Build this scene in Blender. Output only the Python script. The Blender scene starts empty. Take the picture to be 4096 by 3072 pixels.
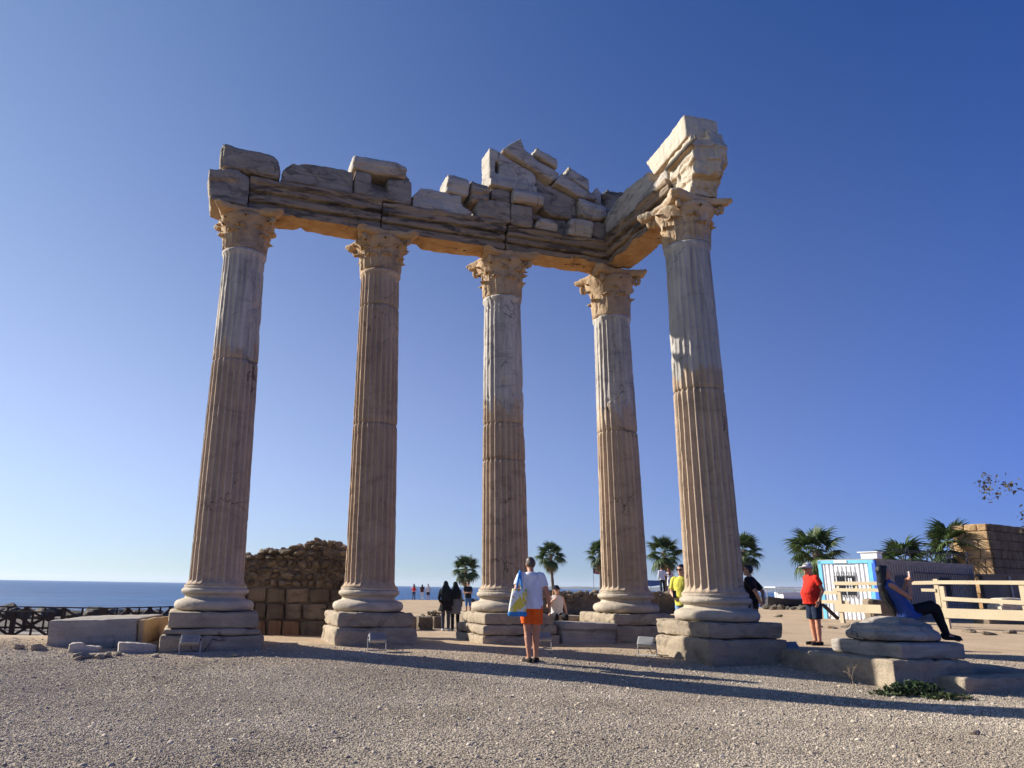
import bpy, math, random
import numpy as np
from mathutils import Vector, Matrix
random.seed(7)
SC = bpy.context.scene
COL = SC.collection
PI = math.pi

# ------------------------------------------------------------------ camera
CAM_H = 1.16
FPX, PITCH, ROLL, PPX, PPY = 3008.7, 0.2628, 0.016, 1714.4, 1536.0
_f = np.array([0, math.cos(PITCH), math.sin(PITCH)]); _r = np.array([1., 0, 0]); _u = np.cross(_r, _f)
BX = math.cos(ROLL)*_r + math.sin(ROLL)*_u
BY = -math.sin(ROLL)*_r + math.cos(ROLL)*_u
cam = bpy.data.cameras.new('camera'); camo = bpy.data.objects.new('camera', cam); COL.objects.link(camo)
cam.sensor_width = 36; cam.sensor_fit = 'HORIZONTAL'; cam.lens = FPX/4096*36
cam.shift_x = (2048-PPX)/4096; cam.shift_y = 0
cam.clip_start = .1; cam.clip_end = 60000
M = Matrix(((BX[0], BY[0], -_f[0], 0), (BX[1], BY[1], -_f[1], 0), (BX[2], BY[2], -_f[2], CAM_H), (0, 0, 0, 1)))
camo.matrix_world = M
SC.camera = camo

# ------------------------------------------------------------------ world, sun, exposure
SUN_EL = math.radians(27.7)
SUN_AZ = math.atan2(-.908, .419)          # angle from +Y towards +X
SUN = Vector((math.sin(SUN_AZ)*math.cos(SUN_EL), math.cos(SUN_AZ)*math.cos(SUN_EL), math.sin(SUN_EL)))
EXPO = .8; SKY_K = 2**EXPO
world = bpy.data.worlds.new('World'); SC.world = world; world.use_nodes = True
wn = world.node_tree.nodes; wl = world.node_tree.links
sky = wn.new('ShaderNodeTexSky'); sky.sky_type = 'NISHITA'; sky.sun_disc = False
sky.sun_elevation = SUN_EL; sky.sun_rotation = SUN_AZ
sky.altitude = 0; sky.air_density = 1.0; sky.dust_density = 0.0; sky.ozone_density = 3.0
bg = wn['Background']; bg.inputs[1].default_value = .1
sepc = wn.new('ShaderNodeSeparateColor'); comb = wn.new('ShaderNodeCombineColor'); wl.new(sky.outputs[0], sepc.inputs[0])
def wmath(op, x, y=None):
    k = wn.new('ShaderNodeMath'); k.operation = op
    for v, i in ((x, 0), (y, 1)):
        if v is None: continue
        if isinstance(v, (int, float)): k.inputs[i].default_value = v
        else: wl.new(v, k.inputs[i])
    return k.outputs[0]
wdir = wn.new('ShaderNodeTexCoord').outputs['Generated']
wdot = wn.new('ShaderNodeVectorMath'); wdot.operation = 'DOT_PRODUCT'; wl.new(wdir, wdot.inputs[0]); wdot.inputs[1].default_value = SUN
wz = wn.new('ShaderNodeSeparateXYZ'); wl.new(wdir, wz.inputs[0])
half = wmath('MAXIMUM', wmath('MULTIPLY', wmath('ADD', wdot.outputs['Value'], 1.0), .5), 0.0)
aureole = wmath('POWER', half, 6.0)                                   # sea haze brightening towards the sun
low = wmath('SUBTRACT', 1.0, wmath('MAXIMUM', wz.outputs[2], 0.0))
hazeband = wmath('MULTIPLY', wmath('POWER', low, 3.0), wmath('POWER', half, 2.0))
for ch, (gam, amp, au, hz_) in enumerate(((1.5, .040, .20, .84), (.65, .205, .250, .86), (1.0, 1.19, .09, .05))):
    base = wmath('MULTIPLY', wmath('POWER', wmath('MULTIPLY', sepc.outputs[ch], .1), gam), amp)
    tot = wmath('ADD', wmath('ADD', base, wmath('MULTIPLY', aureole, au)), wmath('MULTIPLY', hazeband, hz_))
    wl.new(wmath('MULTIPLY', tot, 1/SKY_K/.1), comb.inputs[ch])
wl.new(comb.outputs[0], bg.inputs[0])
sl = bpy.data.lights.new('sun', 'SUN'); so = bpy.data.objects.new('sun', sl); COL.objects.link(so)
sl.energy = 5.0; sl.angle = math.radians(.5); sl.color = (1, .95, .875)
so.rotation_euler = SUN.to_track_quat('Z', 'Y').to_euler()
so.location = (0, 0, 40)
SC.view_settings.view_transform = 'Standard'; SC.view_settings.look = 'None'
SC.view_settings.exposure = EXPO; SC.view_settings.gamma = 1
SC.view_settings.use_curve_mapping = False

# ------------------------------------------------------------------ pixels of the photograph to directions
def ray(x, y): return _f + BX*(x-PPX)/FPX + BY*(PPY-y)/FPX
def atz(x, y, z=0.0):
    d = ray(x, y); k = (z-CAM_H)/d[2]; return (d[0]*k, d[1]*k, z)
def aty(x, y, Y):
    d = ray(x, y); k = Y/d[1]; return (d[0]*k, Y, d[2]*k+CAM_H)
def ss(a, b, x):
    t = np.clip((np.asarray(x, float)-a)/(b-a), 0, 1); return t*t*(3-2*t)

# ------------------------------------------------------------------ noise (numpy)
def _h(ix, iy, iz, seed):
    n = (ix.astype(np.int64)*374761393 + iy.astype(np.int64)*668265263 + iz.astype(np.int64)*2147483647 + seed*1274126177) & 0xffffffff
    n = ((n ^ (n >> 13)) * 1274126177) & 0xffffffff
    n = n ^ (n >> 16)
    return (n & 0xffff)/65535.0*2-1
def vnoise(P, seed=0):
    P = np.asarray(P, float); I = np.floor(P); Fr = P-I; I = I.astype(np.int64); Fr = Fr*Fr*(3-2*Fr)
    out = 0
    for dx in (0, 1):
        wx = Fr[:, 0] if dx else 1-Fr[:, 0]
        for dy in (0, 1):
            wy = Fr[:, 1] if dy else 1-Fr[:, 1]
            for dz in (0, 1):
                wz = Fr[:, 2] if dz else 1-Fr[:, 2]
                out = out + wx*wy*wz*_h(I[:, 0]+dx, I[:, 1]+dy, I[:, 2]+dz, seed)
    return out
def fbm(P, freq, octv=3, seed=0):
    a, s, t = 1., 0., 0.
    for o in range(octv):
        s = s + a*vnoise(np.asarray(P)*freq + o*17.3, seed+o); t += a; a *= .5; freq *= 2.03
    return s/t

# ------------------------------------------------------------------ mesh building
class MB:
    def __init__(s): s.v = []; s.f = []; s.n = 0
    def add(s, v, f):
        v = np.asarray(v, float); s.v.append(v); k = s.n
        s.f += [tuple(i+k for i in q) for q in f]; s.n += len(v); return s
    def box(s, c, size, rz=0, rot=None):
        h = np.array(size)/2
        v = np.array([(x, y, z) for z in (-1, 1) for y in (-1, 1) for x in (-1, 1)])*h
        if rot is not None: v = v@np.array(rot.to_matrix() if hasattr(rot, 'to_matrix') else rot).T
        elif rz:
            c_, s_ = math.cos(rz), math.sin(rz); v = v@np.array([[c_, -s_, 0], [s_, c_, 0], [0, 0, 1]]).T
        return s.add(v+np.array(c), [(0, 2, 3, 1), (4, 5, 7, 6), (0, 1, 5, 4), (2, 6, 7, 3), (0, 4, 6, 2), (1, 3, 7, 5)])
    def bar(s, a, b, w, h):                       # box along a->b, w horizontal, h vertical
        a = np.array(a, float); b = np.array(b, float); d = b-a; L = np.linalg.norm(d); d /= L
        up = np.array([0, 0, 1.]) if abs(d[2]) < .95 else np.array([0, 1., 0])
        r = np.cross(d, up); r /= np.linalg.norm(r); up = np.cross(r, d)
        return s.box((a+b)/2, (L, w, h), rot=np.stack([d, r, up], 1))
    def prism(s, poly, y0, y1):                   # poly in (x,z), extruded along y
        n = len(poly)
        v = [(x, y0, z) for x, z in poly]+[(x, y1, z) for x, z in poly]
        A = sum(poly[i][0]*poly[(i+1) % n][1]-poly[(i+1) % n][0]*poly[i][1] for i in range(n))
        f = [tuple(range(n)), tuple(range(2*n-1, n-1, -1))] + [(i, i+n, (i+1) % n+n, (i+1) % n) for i in range(n)]
        if A < 0: f = [q[::-1] for q in f]
        return s.add(v, f)
    def rings(s, R, cap=True, closed=True):       # list of rings (each m x 3)
        m = len(R[0]); v = np.concatenate([np.asarray(r) for r in R]); f = []
        for k in range(len(R)-1):
            for i in range(m if closed else m-1):
                j = (i+1) % m; f.append((k*m+i, k*m+j, (k+1)*m+j, (k+1)*m+i))
        if cap:
            f.append(tuple(range(m-1, -1, -1))); f.append(tuple((len(R)-1)*m+i for i in range(m)))
        return s.add(v, f)
    def lathe(s, prof, m=48, c=(0, 0, 0)):
        a = np.arange(m)/m*2*PI; return s.rings([np.stack([r*np.cos(a)+c[0], r*np.sin(a)+c[1], np.full(m, z+c[2])], 1) for r, z in prof])
    def tube(s, pts, rad, m=8, cap=True):
        pts = [np.array(p, float) for p in pts]; n = len(pts); R = []
        if not hasattr(rad, '__len__'): rad = [rad]*n
        ref = None
        for k in range(n):
            d = pts[min(k+1, n-1)]-pts[max(k-1, 0)]; d = d/(np.linalg.norm(d)+1e-9)
            if ref is None: ref = np.array([0, 0, 1.]) if abs(d[2]) < .9 else np.array([1., 0, 0])
            x = np.cross(d, ref); x /= np.linalg.norm(x)+1e-9; y = np.cross(d, x); ref = -y if False else ref
            a = np.arange(m)/m*2*PI
            R.append(pts[k]+rad[k]*(np.cos(a)[:, None]*x+np.sin(a)[:, None]*y))
        return s.rings(R, cap)
    def capsule(s, a, b, ra, rb, m=12, flat=False, hk=4):
        a = np.array(a, float); b = np.array(b, float); d = b-a; L = np.linalg.norm(d)
        if L < 1e-6: d = np.array([0, 0, 1.]); L = 1e-6
        d = d/L; ref = np.array([0, 0, 1.]) if abs(d[2]) < .9 else np.array([1., 0, 0])
        x = np.cross(d, ref); x /= np.linalg.norm(x); y = np.cross(d, x); t = np.arange(m)/m*2*PI
        c = np.cos(t)[:, None]*x+np.sin(t)[:, None]*y; R = []
        if flat: R = [a+c*ra, b+c*rb]
        else:
            for k in range(hk): q = (k+.25)/hk*PI/2; R.append(a-d*ra*math.cos(q)+c*ra*math.sin(q))
            R.append(a+c*ra); R.append(b+c*rb)
            for k in range(hk-1, -1, -1): q = (k+.25)/hk*PI/2; R.append(b+d*rb*math.cos(q)+c*rb*math.sin(q))
        return s.rings([r[::-1] for r in R])
    def ell(s, c, r, rot=None, m=16, n=10):
        a = np.arange(m)/m*2*PI; R = []
        for k in range(n):
            q = (k+.35)/(n-.3)*PI; R.append(np.stack([np.cos(a)*math.sin(q)*r[0], np.sin(a)*math.sin(q)*r[1], np.full(m, -math.cos(q)*r[2])], 1))
        if rot is not None: R = [x@np.array(rot).T for x in R]
        return s.rings([x+np.array(c) for x in R])
    def mesh(s, name):
        me = bpy.data.meshes.new(name); me.from_pydata(np.concatenate(s.v).tolist(), [], s.f); me.update(); return me

def link(name, me, mat=None, parent=None, loc=None, rz=0, smooth=False):
    o = bpy.data.objects.new(name, me); COL.objects.link(o)
    if mat is not None and me is not None and len(me.materials) == 0: me.materials.append(mat)
    if parent is not None: o.parent = parent
    if loc is not None: o.location = loc
    if rz: o.rotation_euler = (0, 0, rz)
    if smooth and me is not None: me.polygons.foreach_set('use_smooth', np.ones(len(me.polygons), bool))
    return o
def tag(o, label, cat, group=None, kind=None):
    if label: o['label'] = label
    if cat: o['category'] = cat
    if group: o['group'] = group
    o['kind'] = kind or 'thing'
    return o
def thing(name, label, cat, loc=(0, 0, 0), rz=0, group=None):
    o = bpy.data.objects.new(name, None); COL.objects.link(o); o.empty_display_size = .2
    o.location = loc; o.rotation_euler = (0, 0, rz); return tag(o, label, cat, group)
def struct(name, me, mat, smooth=False):
    o = link(name, me, mat, smooth=smooth); o['kind'] = 'structure'; return o

JOBS = []        # objects that get a voxel remesh and then weathering
def stone(name, mb, mat, voxel=.03, rough=.5, parent=None, loc=None, rz=0, chip=.5, seed=None, post=None, smoothit=1):
    o = link(name, mb.mesh(name), mat, parent, loc, rz)
    m = o.modifiers.new('r', 'REMESH'); m.mode = 'VOXEL'; m.voxel_size = voxel
    JOBS.append((o, mat, rough, chip, random.randint(0, 9999) if seed is None else seed, post, smoothit)); return o
def flesh(name, mb, mat, voxel=.012, parent=None, loc=None, rz=0, it=3, post=None):
    o = link(name, mb.mesh(name), mat, parent, loc, rz)
    m = o.modifiers.new('r', 'REMESH'); m.mode = 'VOXEL'; m.voxel_size = voxel
    JOBS.append((o, mat, 0, 0, 1, post, it)); return o
def finish_jobs():
    dg = bpy.context.evaluated_depsgraph_get()
    new = [bpy.data.meshes.new_from_object(j[0].evaluated_get(dg)) for j in JOBS]
    for (o, mat, rough, chip, seed, post, it), me in zip(JOBS, new):
        o.modifiers.clear(); old = o.data; o.data = me; me.name = o.name
        bpy.data.meshes.remove(old)
        n = len(me.vertices); co = np.empty(n*3); me.vertices.foreach_get('co', co); co = co.reshape(-1, 3)
        ne = len(me.edges); ed = np.empty(ne*2, np.int64); me.edges.foreach_get('vertices', ed); ed = ed.reshape(-1, 2)
        deg = np.bincount(ed.ravel(), minlength=n)[:, None].clip(1)
        edge = 0
        if rough > 0:
            sm = co.copy()
            for _ in range(4):
                acc = np.stack([np.bincount(ed[:, 0], sm[ed[:, 1], k], n)+np.bincount(ed[:, 1], sm[ed[:, 0], k], n) for k in range(3)], 1); sm = acc/deg
            dv = np.linalg.norm(co-sm, axis=1); edge = np.clip(dv/(np.percentile(dv, 97)+1e-6), 0, 1)
        for _ in range(it):
            acc = np.zeros_like(co)
            for k in range(3):
                acc[:, k] = np.bincount(ed[:, 0], co[ed[:, 1], k], n)+np.bincount(ed[:, 1], co[ed[:, 0], k], n)
            co = co*.45+acc/deg*.55
        if rough > 0:
            me.vertices.foreach_set('co', co.ravel()); me.update()
            nr = np.empty(n*3); me.vertices.foreach_get('normal', nr); nr = nr.reshape(-1, 3)
            q = co+seed*.37
            d = rough*(.030*fbm(q, 1.7, 2, seed)+.016*fbm(q, 6.5, 3, seed+5)+.006*vnoise(q*27, seed+9))
            c1 = fbm(q, 2.3, 3, seed+20); d -= chip*.16*np.clip(c1-.30, 0, .35)
            c2 = np.abs(fbm(q, 1.3, 3, seed+31)); d -= chip*.03*np.exp(-(c2/.025)**2)
            d -= chip*edge*(.055*np.clip(fbm(q, 4.2, 3, seed+51)+.12, 0, 1)+.10*np.clip(fbm(q, 1.5, 2, seed+57)-.12, 0, 1))
            co = co+nr*d[:, None]
        if post is not None: co = post(co)
        me.vertices.foreach_set('co', co.ravel()); me.update()
        me.polygons.foreach_set('use_smooth', np.ones(len(me.polygons), bool))
        if len(me.materials) == 0: me.materials.append(mat)

def copy_tree(o, parent=None, loc=None, rz=None):
    c = o.copy(); COL.objects.link(c)
    if parent is not None: c.parent = parent
    if loc is not None: c.location = loc
    if rz is not None: c.rotation_euler = (0, 0, rz)
    for ch in list(o.children): copy_tree(ch, c)
    return c

# ------------------------------------------------------------------ materials
def _nodes(name):
    m = bpy.data.materials.new(name); m.use_nodes = True; t = m.node_tree
    return m, t.nodes, t.links, t.nodes['Principled BSDF']
class G:
    def __init__(s, name): s.m, s.n, s.l, s.b = _nodes(name); s.pos = s.n.new('ShaderNodeNewGeometry').outputs['Position']
    def mapping(s, sc, rot=(0, 0, 0), src=None):
        k = s.n.new('ShaderNodeMapping'); k.inputs['Scale'].default_value = sc; k.inputs['Rotation'].default_value = rot
        s.l.new(src or s.pos, k.inputs[0]); return k.outputs[0]
    def noise(s, scale, detail=5, rough=.55, vec=None, dist=0, out=0):
        k = s.n.new('ShaderNodeTexNoise'); k.inputs['Scale'].default_value = scale; k.inputs['Detail'].default_value = detail
        k.inputs['Roughness'].default_value = rough; k.inputs['Distortion'].default_value = dist; s.l.new(vec or s.pos, k.inputs['Vector']); return k.outputs[out]
    def voro(s, scale, feat='F1', vec=None, out='Distance'):
        k = s.n.new('ShaderNodeTexVoronoi'); k.feature = feat; k.inputs['Scale'].default_value = scale; s.l.new(vec or s.pos, k.inputs['Vector']); return k.outputs[out]
    def ramp(s, fac, a, b, ca=(0, 0, 0), cb=(1, 1, 1)):
        k = s.n.new('ShaderNodeValToRGB'); e = k.color_ramp.elements; e[0].position = a; e[1].position = b
        e[0].color = (*ca, 1); e[1].color = (*cb, 1); s.l.new(fac, k.inputs[0]); return k.outputs[0]
    def mix(s, fac, a, b, mode='MIX'):
        k = s.n.new('ShaderNodeMix'); k.data_type = 'RGBA'; k.blend_type = mode
        for v, i in ((fac, 0), (a, 6), (b, 7)):
            if isinstance(v, (int, float)): k.inputs[i].default_value = v
            elif isinstance(v, tuple): k.inputs[i].default_value = (*v, 1)
            else: s.l.new(v, k.inputs[i])
        return k.outputs[2]
    def math(s, op, a, b=None, clamp=False):
        k = s.n.new('ShaderNodeMath'); k.operation = op; k.use_clamp = clamp
        for v, i in ((a, 0), (b, 1)):
            if v is None: continue
            if isinstance(v, (int, float)): k.inputs[i].default_value = v
            else: s.l.new(v, k.inputs[i])
        return k.outputs[0]
    def bump(s, h, strength=.4, dist=.02, prev=None):
        k = s.n.new('ShaderNodeBump'); k.inputs['Strength'].default_value = strength; k.inputs['Distance'].default_value = dist
        s.l.new(h, k.inputs['Height'])
        if prev is not None: s.l.new(prev, k.inputs['Normal'])
        return k.outputs[0]
    def sep(s, v, i):
        k = s.n.new('ShaderNodeSeparateXYZ'); s.l.new(v, k.inputs[0]); return k.outputs[i]
    def done(s, col, rough=.85, normal=None, spec=.25):
        if isinstance(col, tuple): s.b.inputs['Base Color'].default_value = (*col, 1)
        else: s.l.new(col, s.b.inputs['Base Color'])
        s.b.inputs['Roughness'].default_value = rough; s.b.inputs['Specular IOR Level'].default_value = spec
        if normal is not None: s.l.new(normal, s.b.inputs['Normal'])
        return s.m

def stone_mat(name, c0, c1, grey=None, zsplit=None, ochre=0., stain=.35, streak=(5, 5, .5), bump=.5, zw=.35, lower=None, pits=True, dark=(.05, .046, .044), ochre_z=None, st_lo=.52, st_sc=(1, 1, 2.2)):
    KA = (1.02, .95, .84); c0 = tuple(v*k for v, k in zip(c0, KA)); c1 = tuple(v*k for v, k in zip(c1, KA)); grey = tuple(v*k for v, k in zip(grey, KA)) if grey else None
    g = G(name)
    n1 = g.noise(.8, 8, .62); col = g.mix(g.ramp(n1, .3, .7), c0, c1)
    sv = g.mapping(streak); st = g.noise(1.0, 6, .6, sv, .6)
    col = g.mix(.55, col, g.ramp(st, .25, .78, (.42, .42, .44), (1.18, 1.16, 1.12)), 'MULTIPLY')
    if zsplit is not None:
        z = g.sep(g.pos, 2); nn = g.noise(1.6, 4, .6, g.mapping((3.0, 3.0, .55)))
        zz = g.math('ADD', z, g.math('MULTIPLY', g.math('SUBTRACT', nn, .5), zw*5))
        fac = g.ramp(g.math('SUBTRACT', zz, zsplit-.5), .46, .54)
        gcol = g.mix(g.ramp(st, .33, .66), (grey[0]*.62, grey[1]*.63, grey[2]*.66), (grey[0]*1.2, grey[1]*1.2, grey[2]*1.19))
        col = g.mix(fac, col, gcol)
    if stain:
        s1 = g.noise(1.7, 7, .68, g.mapping(st_sc), .8)
        col = g.mix(g.math('MULTIPLY', g.ramp(s1, st_lo, st_lo+.13), stain), col, dark)
    if ochre:
        nz = g.n.new('ShaderNodeNewGeometry').outputs['Normal']; nzz = g.sep(nz, 2)
        on = g.noise(2.2, 6, .6)
        fac = g.math('MULTIPLY', g.ramp(g.math('ADD', g.math('MULTIPLY', nzz, -1), g.math('MULTIPLY', on, .5)), .55, 1.0), ochre)
        if ochre_z is not None:
            oz_ = g.sep(g.n.new('ShaderNodeTexCoord').outputs['Object'], 2); fac = g.math('MULTIPLY', fac, g.ramp(oz_, ochre_z, ochre_z+.08, (1, 1, 1), (0, 0, 0)))
        oc = g.mix(g.ramp(g.noise(3.1, 6, .65), .35, .65), (.42, .20, .070), (.56, .34, .15))
        col = g.mix(fac, col, oc)
    # hairline cracks
    wv = g.n.new('ShaderNodeVectorMath'); wv.operation = 'ADD'; g.l.new(g.pos, wv.inputs[0])
    nc = g.n.new('ShaderNodeTexNoise'); nc.inputs['Scale'].default_value = 1.7; nc.inputs['Detail'].default_value = 5; g.l.new(g.pos, nc.inputs['Vector']); g.l.new(nc.outputs['Color'], wv.inputs[1])
    ve = g.voro(.6, 'DISTANCE_TO_EDGE', wv.outputs[0]); crack = g.math('MULTIPLY', g.ramp(ve, .003, .011, (1, 1, 1), (0, 0, 0)), g.ramp(g.noise(.9, 3, .6), .54, .62))
    col = g.mix(g.math('MULTIPLY', crack, .75), col, (.035, .03, .028))
    fine = g.noise(38, 6, .7)
    col = g.mix(.35, col, g.ramp(fine, .3, .7, (.6, .6, .6), (1.25, 1.24, 1.22)), 'MULTIPLY')
    h = g.math('ADD', g.math('MULTIPLY', fine, .5), g.math('MULTIPLY', g.noise(9, 7, .65), 1.0))
    nb = g.bump(h, bump, .045); nb = g.bump(crack, -.6, .03, nb)
    if pits:
        v = g.ramp(g.voro(16), .0, .16); nb = g.bump(v, bump*.35, .02, nb)
    return g.done(col, .88, nb, .2)

MAT = {}
WARM0, WARM1 = (.46, .365, .275), (.60, .49, .385)
GREY = (.50, .465, .425)
MAT['shaft1'] = stone_mat('stone_shaft_first', WARM0, WARM1, GREY, 6.0, stain=.25)
MAT['shaft2'] = stone_mat('stone_shaft_second', (.46, .345, .25), (.58, .46, .345), GREY, 12., stain=.3)
MAT['shaft3'] = stone_mat('stone_shaft_third', WARM0, WARM1, (.52, .50, .48), 5.35, stain=.35, zw=.5)
MAT['shaft4'] = stone_mat('stone_shaft_fourth', (.46, .375, .29), (.60, .495, .395), (.50, .48, .46), 5.6, stain=.3, zw=.6)
MAT['shaft5'] = stone_mat('stone_shaft_fifth', (.46, .37, .285), (.60, .495, .395), (.46, .45, .44), 5.5, stain=.2, zw=.3)
MAT['capital'] = stone_mat('stone_capital', (.44, .33, .22), (.58, .45, .32), ochre=.55, stain=.4, streak=(3, 3, 2))
MAT['capital5'] = stone_mat('stone_capital_fifth', (.50, .44, .37), (.60, .50, .39), (.5, .5, .5), 9.5, ochre=.5, stain=.15, streak=(3, 3, 2))
MAT['base'] = stone_mat('stone_base', (.46, .42, .36), (.60, .55, .475), stain=.3, streak=(2, 2, 5))
MAT['pedestal'] = stone_mat('stone_pedestal', (.35, .30, .24), (.50, .44, .355), stain=.35, streak=(1.4, 1.4, 5), bump=.7)
MAT['beam'] = stone_mat('stone_beam', (.31, .25, .20), (.43, .345, .265), ochre=.9, stain=.85, streak=(.8, .8, 9), bump=.8, ochre_z=.12, st_lo=.47, st_sc=(.8, .8, 5))
MAT['block'] = stone_mat('stone_block', (.34, .30, .26), (.47, .42, .365), ochre=.45, stain=.65, streak=(.9, .9, 8), bump=1.0, st_lo=.50)
MAT['block_grey'] = stone_mat('stone_block_grey', (.47, .45, .425), (.66, .63, .595), ochre=.4, stain=.55, streak=(1, 1, 11), bump=.9)
MAT['block_white'] = stone_mat('stone_block_white', (.62, .58, .50), (.72, .68, .60), ochre=.6, stain=.15, bump=1.0)
MAT['marble'] = stone_mat('stone_marble_veined', (.29, .28, .275), (.50, .475, .44), stain=.3, streak=(.8, .8, 12), bump=.35)
MAT['tan'] = stone_mat('stone_tan', (.46, .34, .20), (.60, .45, .28), stain=.1, streak=(2, 2, 6), bump=.4)
MAT['rubble'] = stone_mat('stone_rubble', (.18, .15, .115), (.34, .29, .225), stain=.5, bump=.9)
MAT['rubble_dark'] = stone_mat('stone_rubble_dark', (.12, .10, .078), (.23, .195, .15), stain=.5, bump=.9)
MAT['rubble_red'] = stone_mat('stone_rubble_red', (.25, .15, .09), (.33, .22, .14), stain=.3, bump=.9)
MAT['mortar'] = stone_mat('mortar', (.24, .20, .15), (.34, .29, .22), stain=.3, bump=1.0)
MAT['rock'] = stone_mat('shore_rock', (.08, .075, .07), (.18, .16, .14), stain=.5, bump=1.0)
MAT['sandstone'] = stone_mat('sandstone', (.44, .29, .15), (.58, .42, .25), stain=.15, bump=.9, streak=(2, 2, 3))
MAT['sandmortar'] = stone_mat('pale_mortar', (.60, .52, .40), (.70, .62, .50), stain=.05, bump=.8)

def plain(name, col, rough=.6, var=.15, scale=14, bump=.1, metal=0, spec=.4):
    g = G(name); tc = g.n.new('ShaderNodeTexCoord').outputs['Object']
    n = g.noise(scale, 4, .6, tc)
    c = g.mix(1.0, col, g.ramp(n, .3, .7, (1-var,)*3, (1+var,)*3), 'MULTIPLY')
    m = g.done(c, rough, g.bump(n, bump, .01) if bump else None, spec); g.b.inputs['Metallic'].default_value = metal; return m
def wood(name, c0, c1, axis=(1, 1, 1), rough=.7):
    g = G(name); tc = g.n.new('ShaderNodeTexCoord').outputs['Object']
    v = g.mapping(axis, src=tc); n = g.noise(4, 6, .65, v, .8); big = g.noise(.9, 3, .5)
    c = g.mix(g.ramp(n, .3, .7), c0, c1); c = g.mix(.4, c, g.ramp(big, .3, .7, (.7, .7, .7), (1.2, 1.2, 1.2)), 'MULTIPLY')
    return g.done(c, rough, g.bump(n, .3, .008), .25)
MAT['dark_wood'] = wood('dark_brown_wood', (.035, .02, .013), (.075, .045, .03), (1.5, 8, 8))
MAT['deck_wood'] = wood('grey_deck_wood', (.30, .26, .21), (.46, .41, .34), (8, 1, 8))
MAT['pale_wood'] = wood('pale_pine_wood', (.42, .34, .21), (.54, .455, .31), (1, 9, 9))
MAT['metal_grey'] = plain('galvanised_metal', (.38, .37, .36), .5, .12, 6, .03, .2)
MAT['metal_dark'] = plain('dark_metal', (.05, .05, .055), .5, .2, 6, .03, .3)
MAT['lamp_glass'] = plain('floodlight_glass', (.05, .05, .055), .5, .05, 3, 0, 0, .3)
# ------------------------------------------------------------------ ground, sea, far coast
SEA_Z = -2.0
def ground_z(x, y):
    x = np.asarray(x, float); y = np.asarray(y, float); yy = np.maximum(y, 1.)
    right = ss(4.5, 8.0, x-np.maximum(yy-18, 0)*.30)
    left = 1-ss(-8.5, -4.2, x+np.maximum(yy-20, 0)*.15)
    h = -.38*ss(17.8, 25, yy)*(1-right)
    h = h-.30*(1-np.clip((yy-11.4)/4.6, 0, 1))*(1-.5*left)
    h = h-.62*left*ss(16.0, 25.5, yy)
    a = x/yy
    shore = np.interp(a, [-1.2, -.32, -.16, -.02, .12, .30, .42, .55, 1.5], [52, 50, 58, 92, 96, 84, 58, 74, 90])
    h = h-3.0*ss(shore-1, shore+13, yy)
    P = np.stack([x.ravel(), y.ravel(), 0*x.ravel()], 1)
    h = h + (.035*fbm(P, .35, 2, 3)+.014*fbm(P, 1.6, 3, 8)).reshape(h.shape)
    return h
def gz(x, y): return float(ground_z(np.array([x]), np.array([y]))[0])
xs = np.concatenate([np.linspace(-90, -15, 50), np.linspace(-14.5, 18, 150), np.linspace(18.5, 120, 70)])
ys = np.concatenate([np.linspace(-30, 4, 12), np.linspace(4.5, 30, 150), np.linspace(30.5, 140, 120)])
gx, gy = np.meshgrid(xs, ys); H = ground_z(gx, gy)
b = MB(); nx, ny = len(xs), len(ys)
b.add(np.stack([gx.ravel(), gy.ravel(), H.ravel()], 1), [(j*nx+i, j*nx+i+1, (j+1)*nx+i+1, (j+1)*nx+i) for j in range(ny-1) for i in range(nx-1)])
def ground_mat():
    g = G('gravel_and_sand'); x = g.sep(g.pos, 0); y = g.sep(g.pos, 1)
    sand = g.mix(g.ramp(g.noise(.5, 6, .6), .35, .65), (.45, .325, .205), (.57, .425, .275))
    grav = g.mix(g.ramp(g.noise(.6, 5, .6), .38, .62), (.46, .385, .29), (.60, .51, .395))
    vs = g.voro(34, out='Color'); vd = g.voro(34)
    grav = g.mix(.6, grav, g.ramp(g.sep(vs, 0), .1, .9, (.55, .55, .56), (1.3, 1.28, 1.24)), 'MULTIPLY')
    grav = g.mix(.8, grav, g.ramp(vd, .1, .6, (1.1, 1.1, 1.1), (.45, .44, .43)), 'MULTIPLY')
    edge = g.math('ADD', y, g.math('MULTIPLY', g.math('SUBTRACT', g.noise(.7, 4, .6), .5), 5))
    f1 = g.ramp(g.math('MULTIPLY', edge, .05), .66, .84)        # gravel in front, sand behind the columns
    col = g.mix(f1, grav, sand)
    beach = g.math('MULTIPLY', g.ramp(g.math('MULTIPLY', g.math('ADD', y, g.math('MULTIPLY', x, -.2)), .02), .50, .56), g.ramp(g.math('MULTIPLY', g.math('ADD', x, 40), .02), .66, .74, (1, 1, 1), (0, 0, 0)))     # dark pebble beach on the left
    col = g.mix(beach, col, g.mix(g.ramp(g.noise(1.2, 6, .7), .35, .65), (.10, .085, .07), (.24, .205, .17)))
    col = g.mix(.35, col, g.ramp(g.noise(70, 4, .7), .3, .7, (.6, .6, .6), (1.25, 1.24, 1.2)), 'MULTIPLY')
    h = g.math('ADD', g.math('MULTIPLY', vd, -1.2), g.noise(55, 5, .7)); nb = g.bump(h, .8, .02)
    nb = g.bump(g.noise(5, 6, .65), .35, .06, nb)
    return g.done(col, .95, nb, .1)
MAT['ground'] = ground_mat()
struct('ground', b.mesh('ground'), MAT['ground'], smooth=True)

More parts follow.
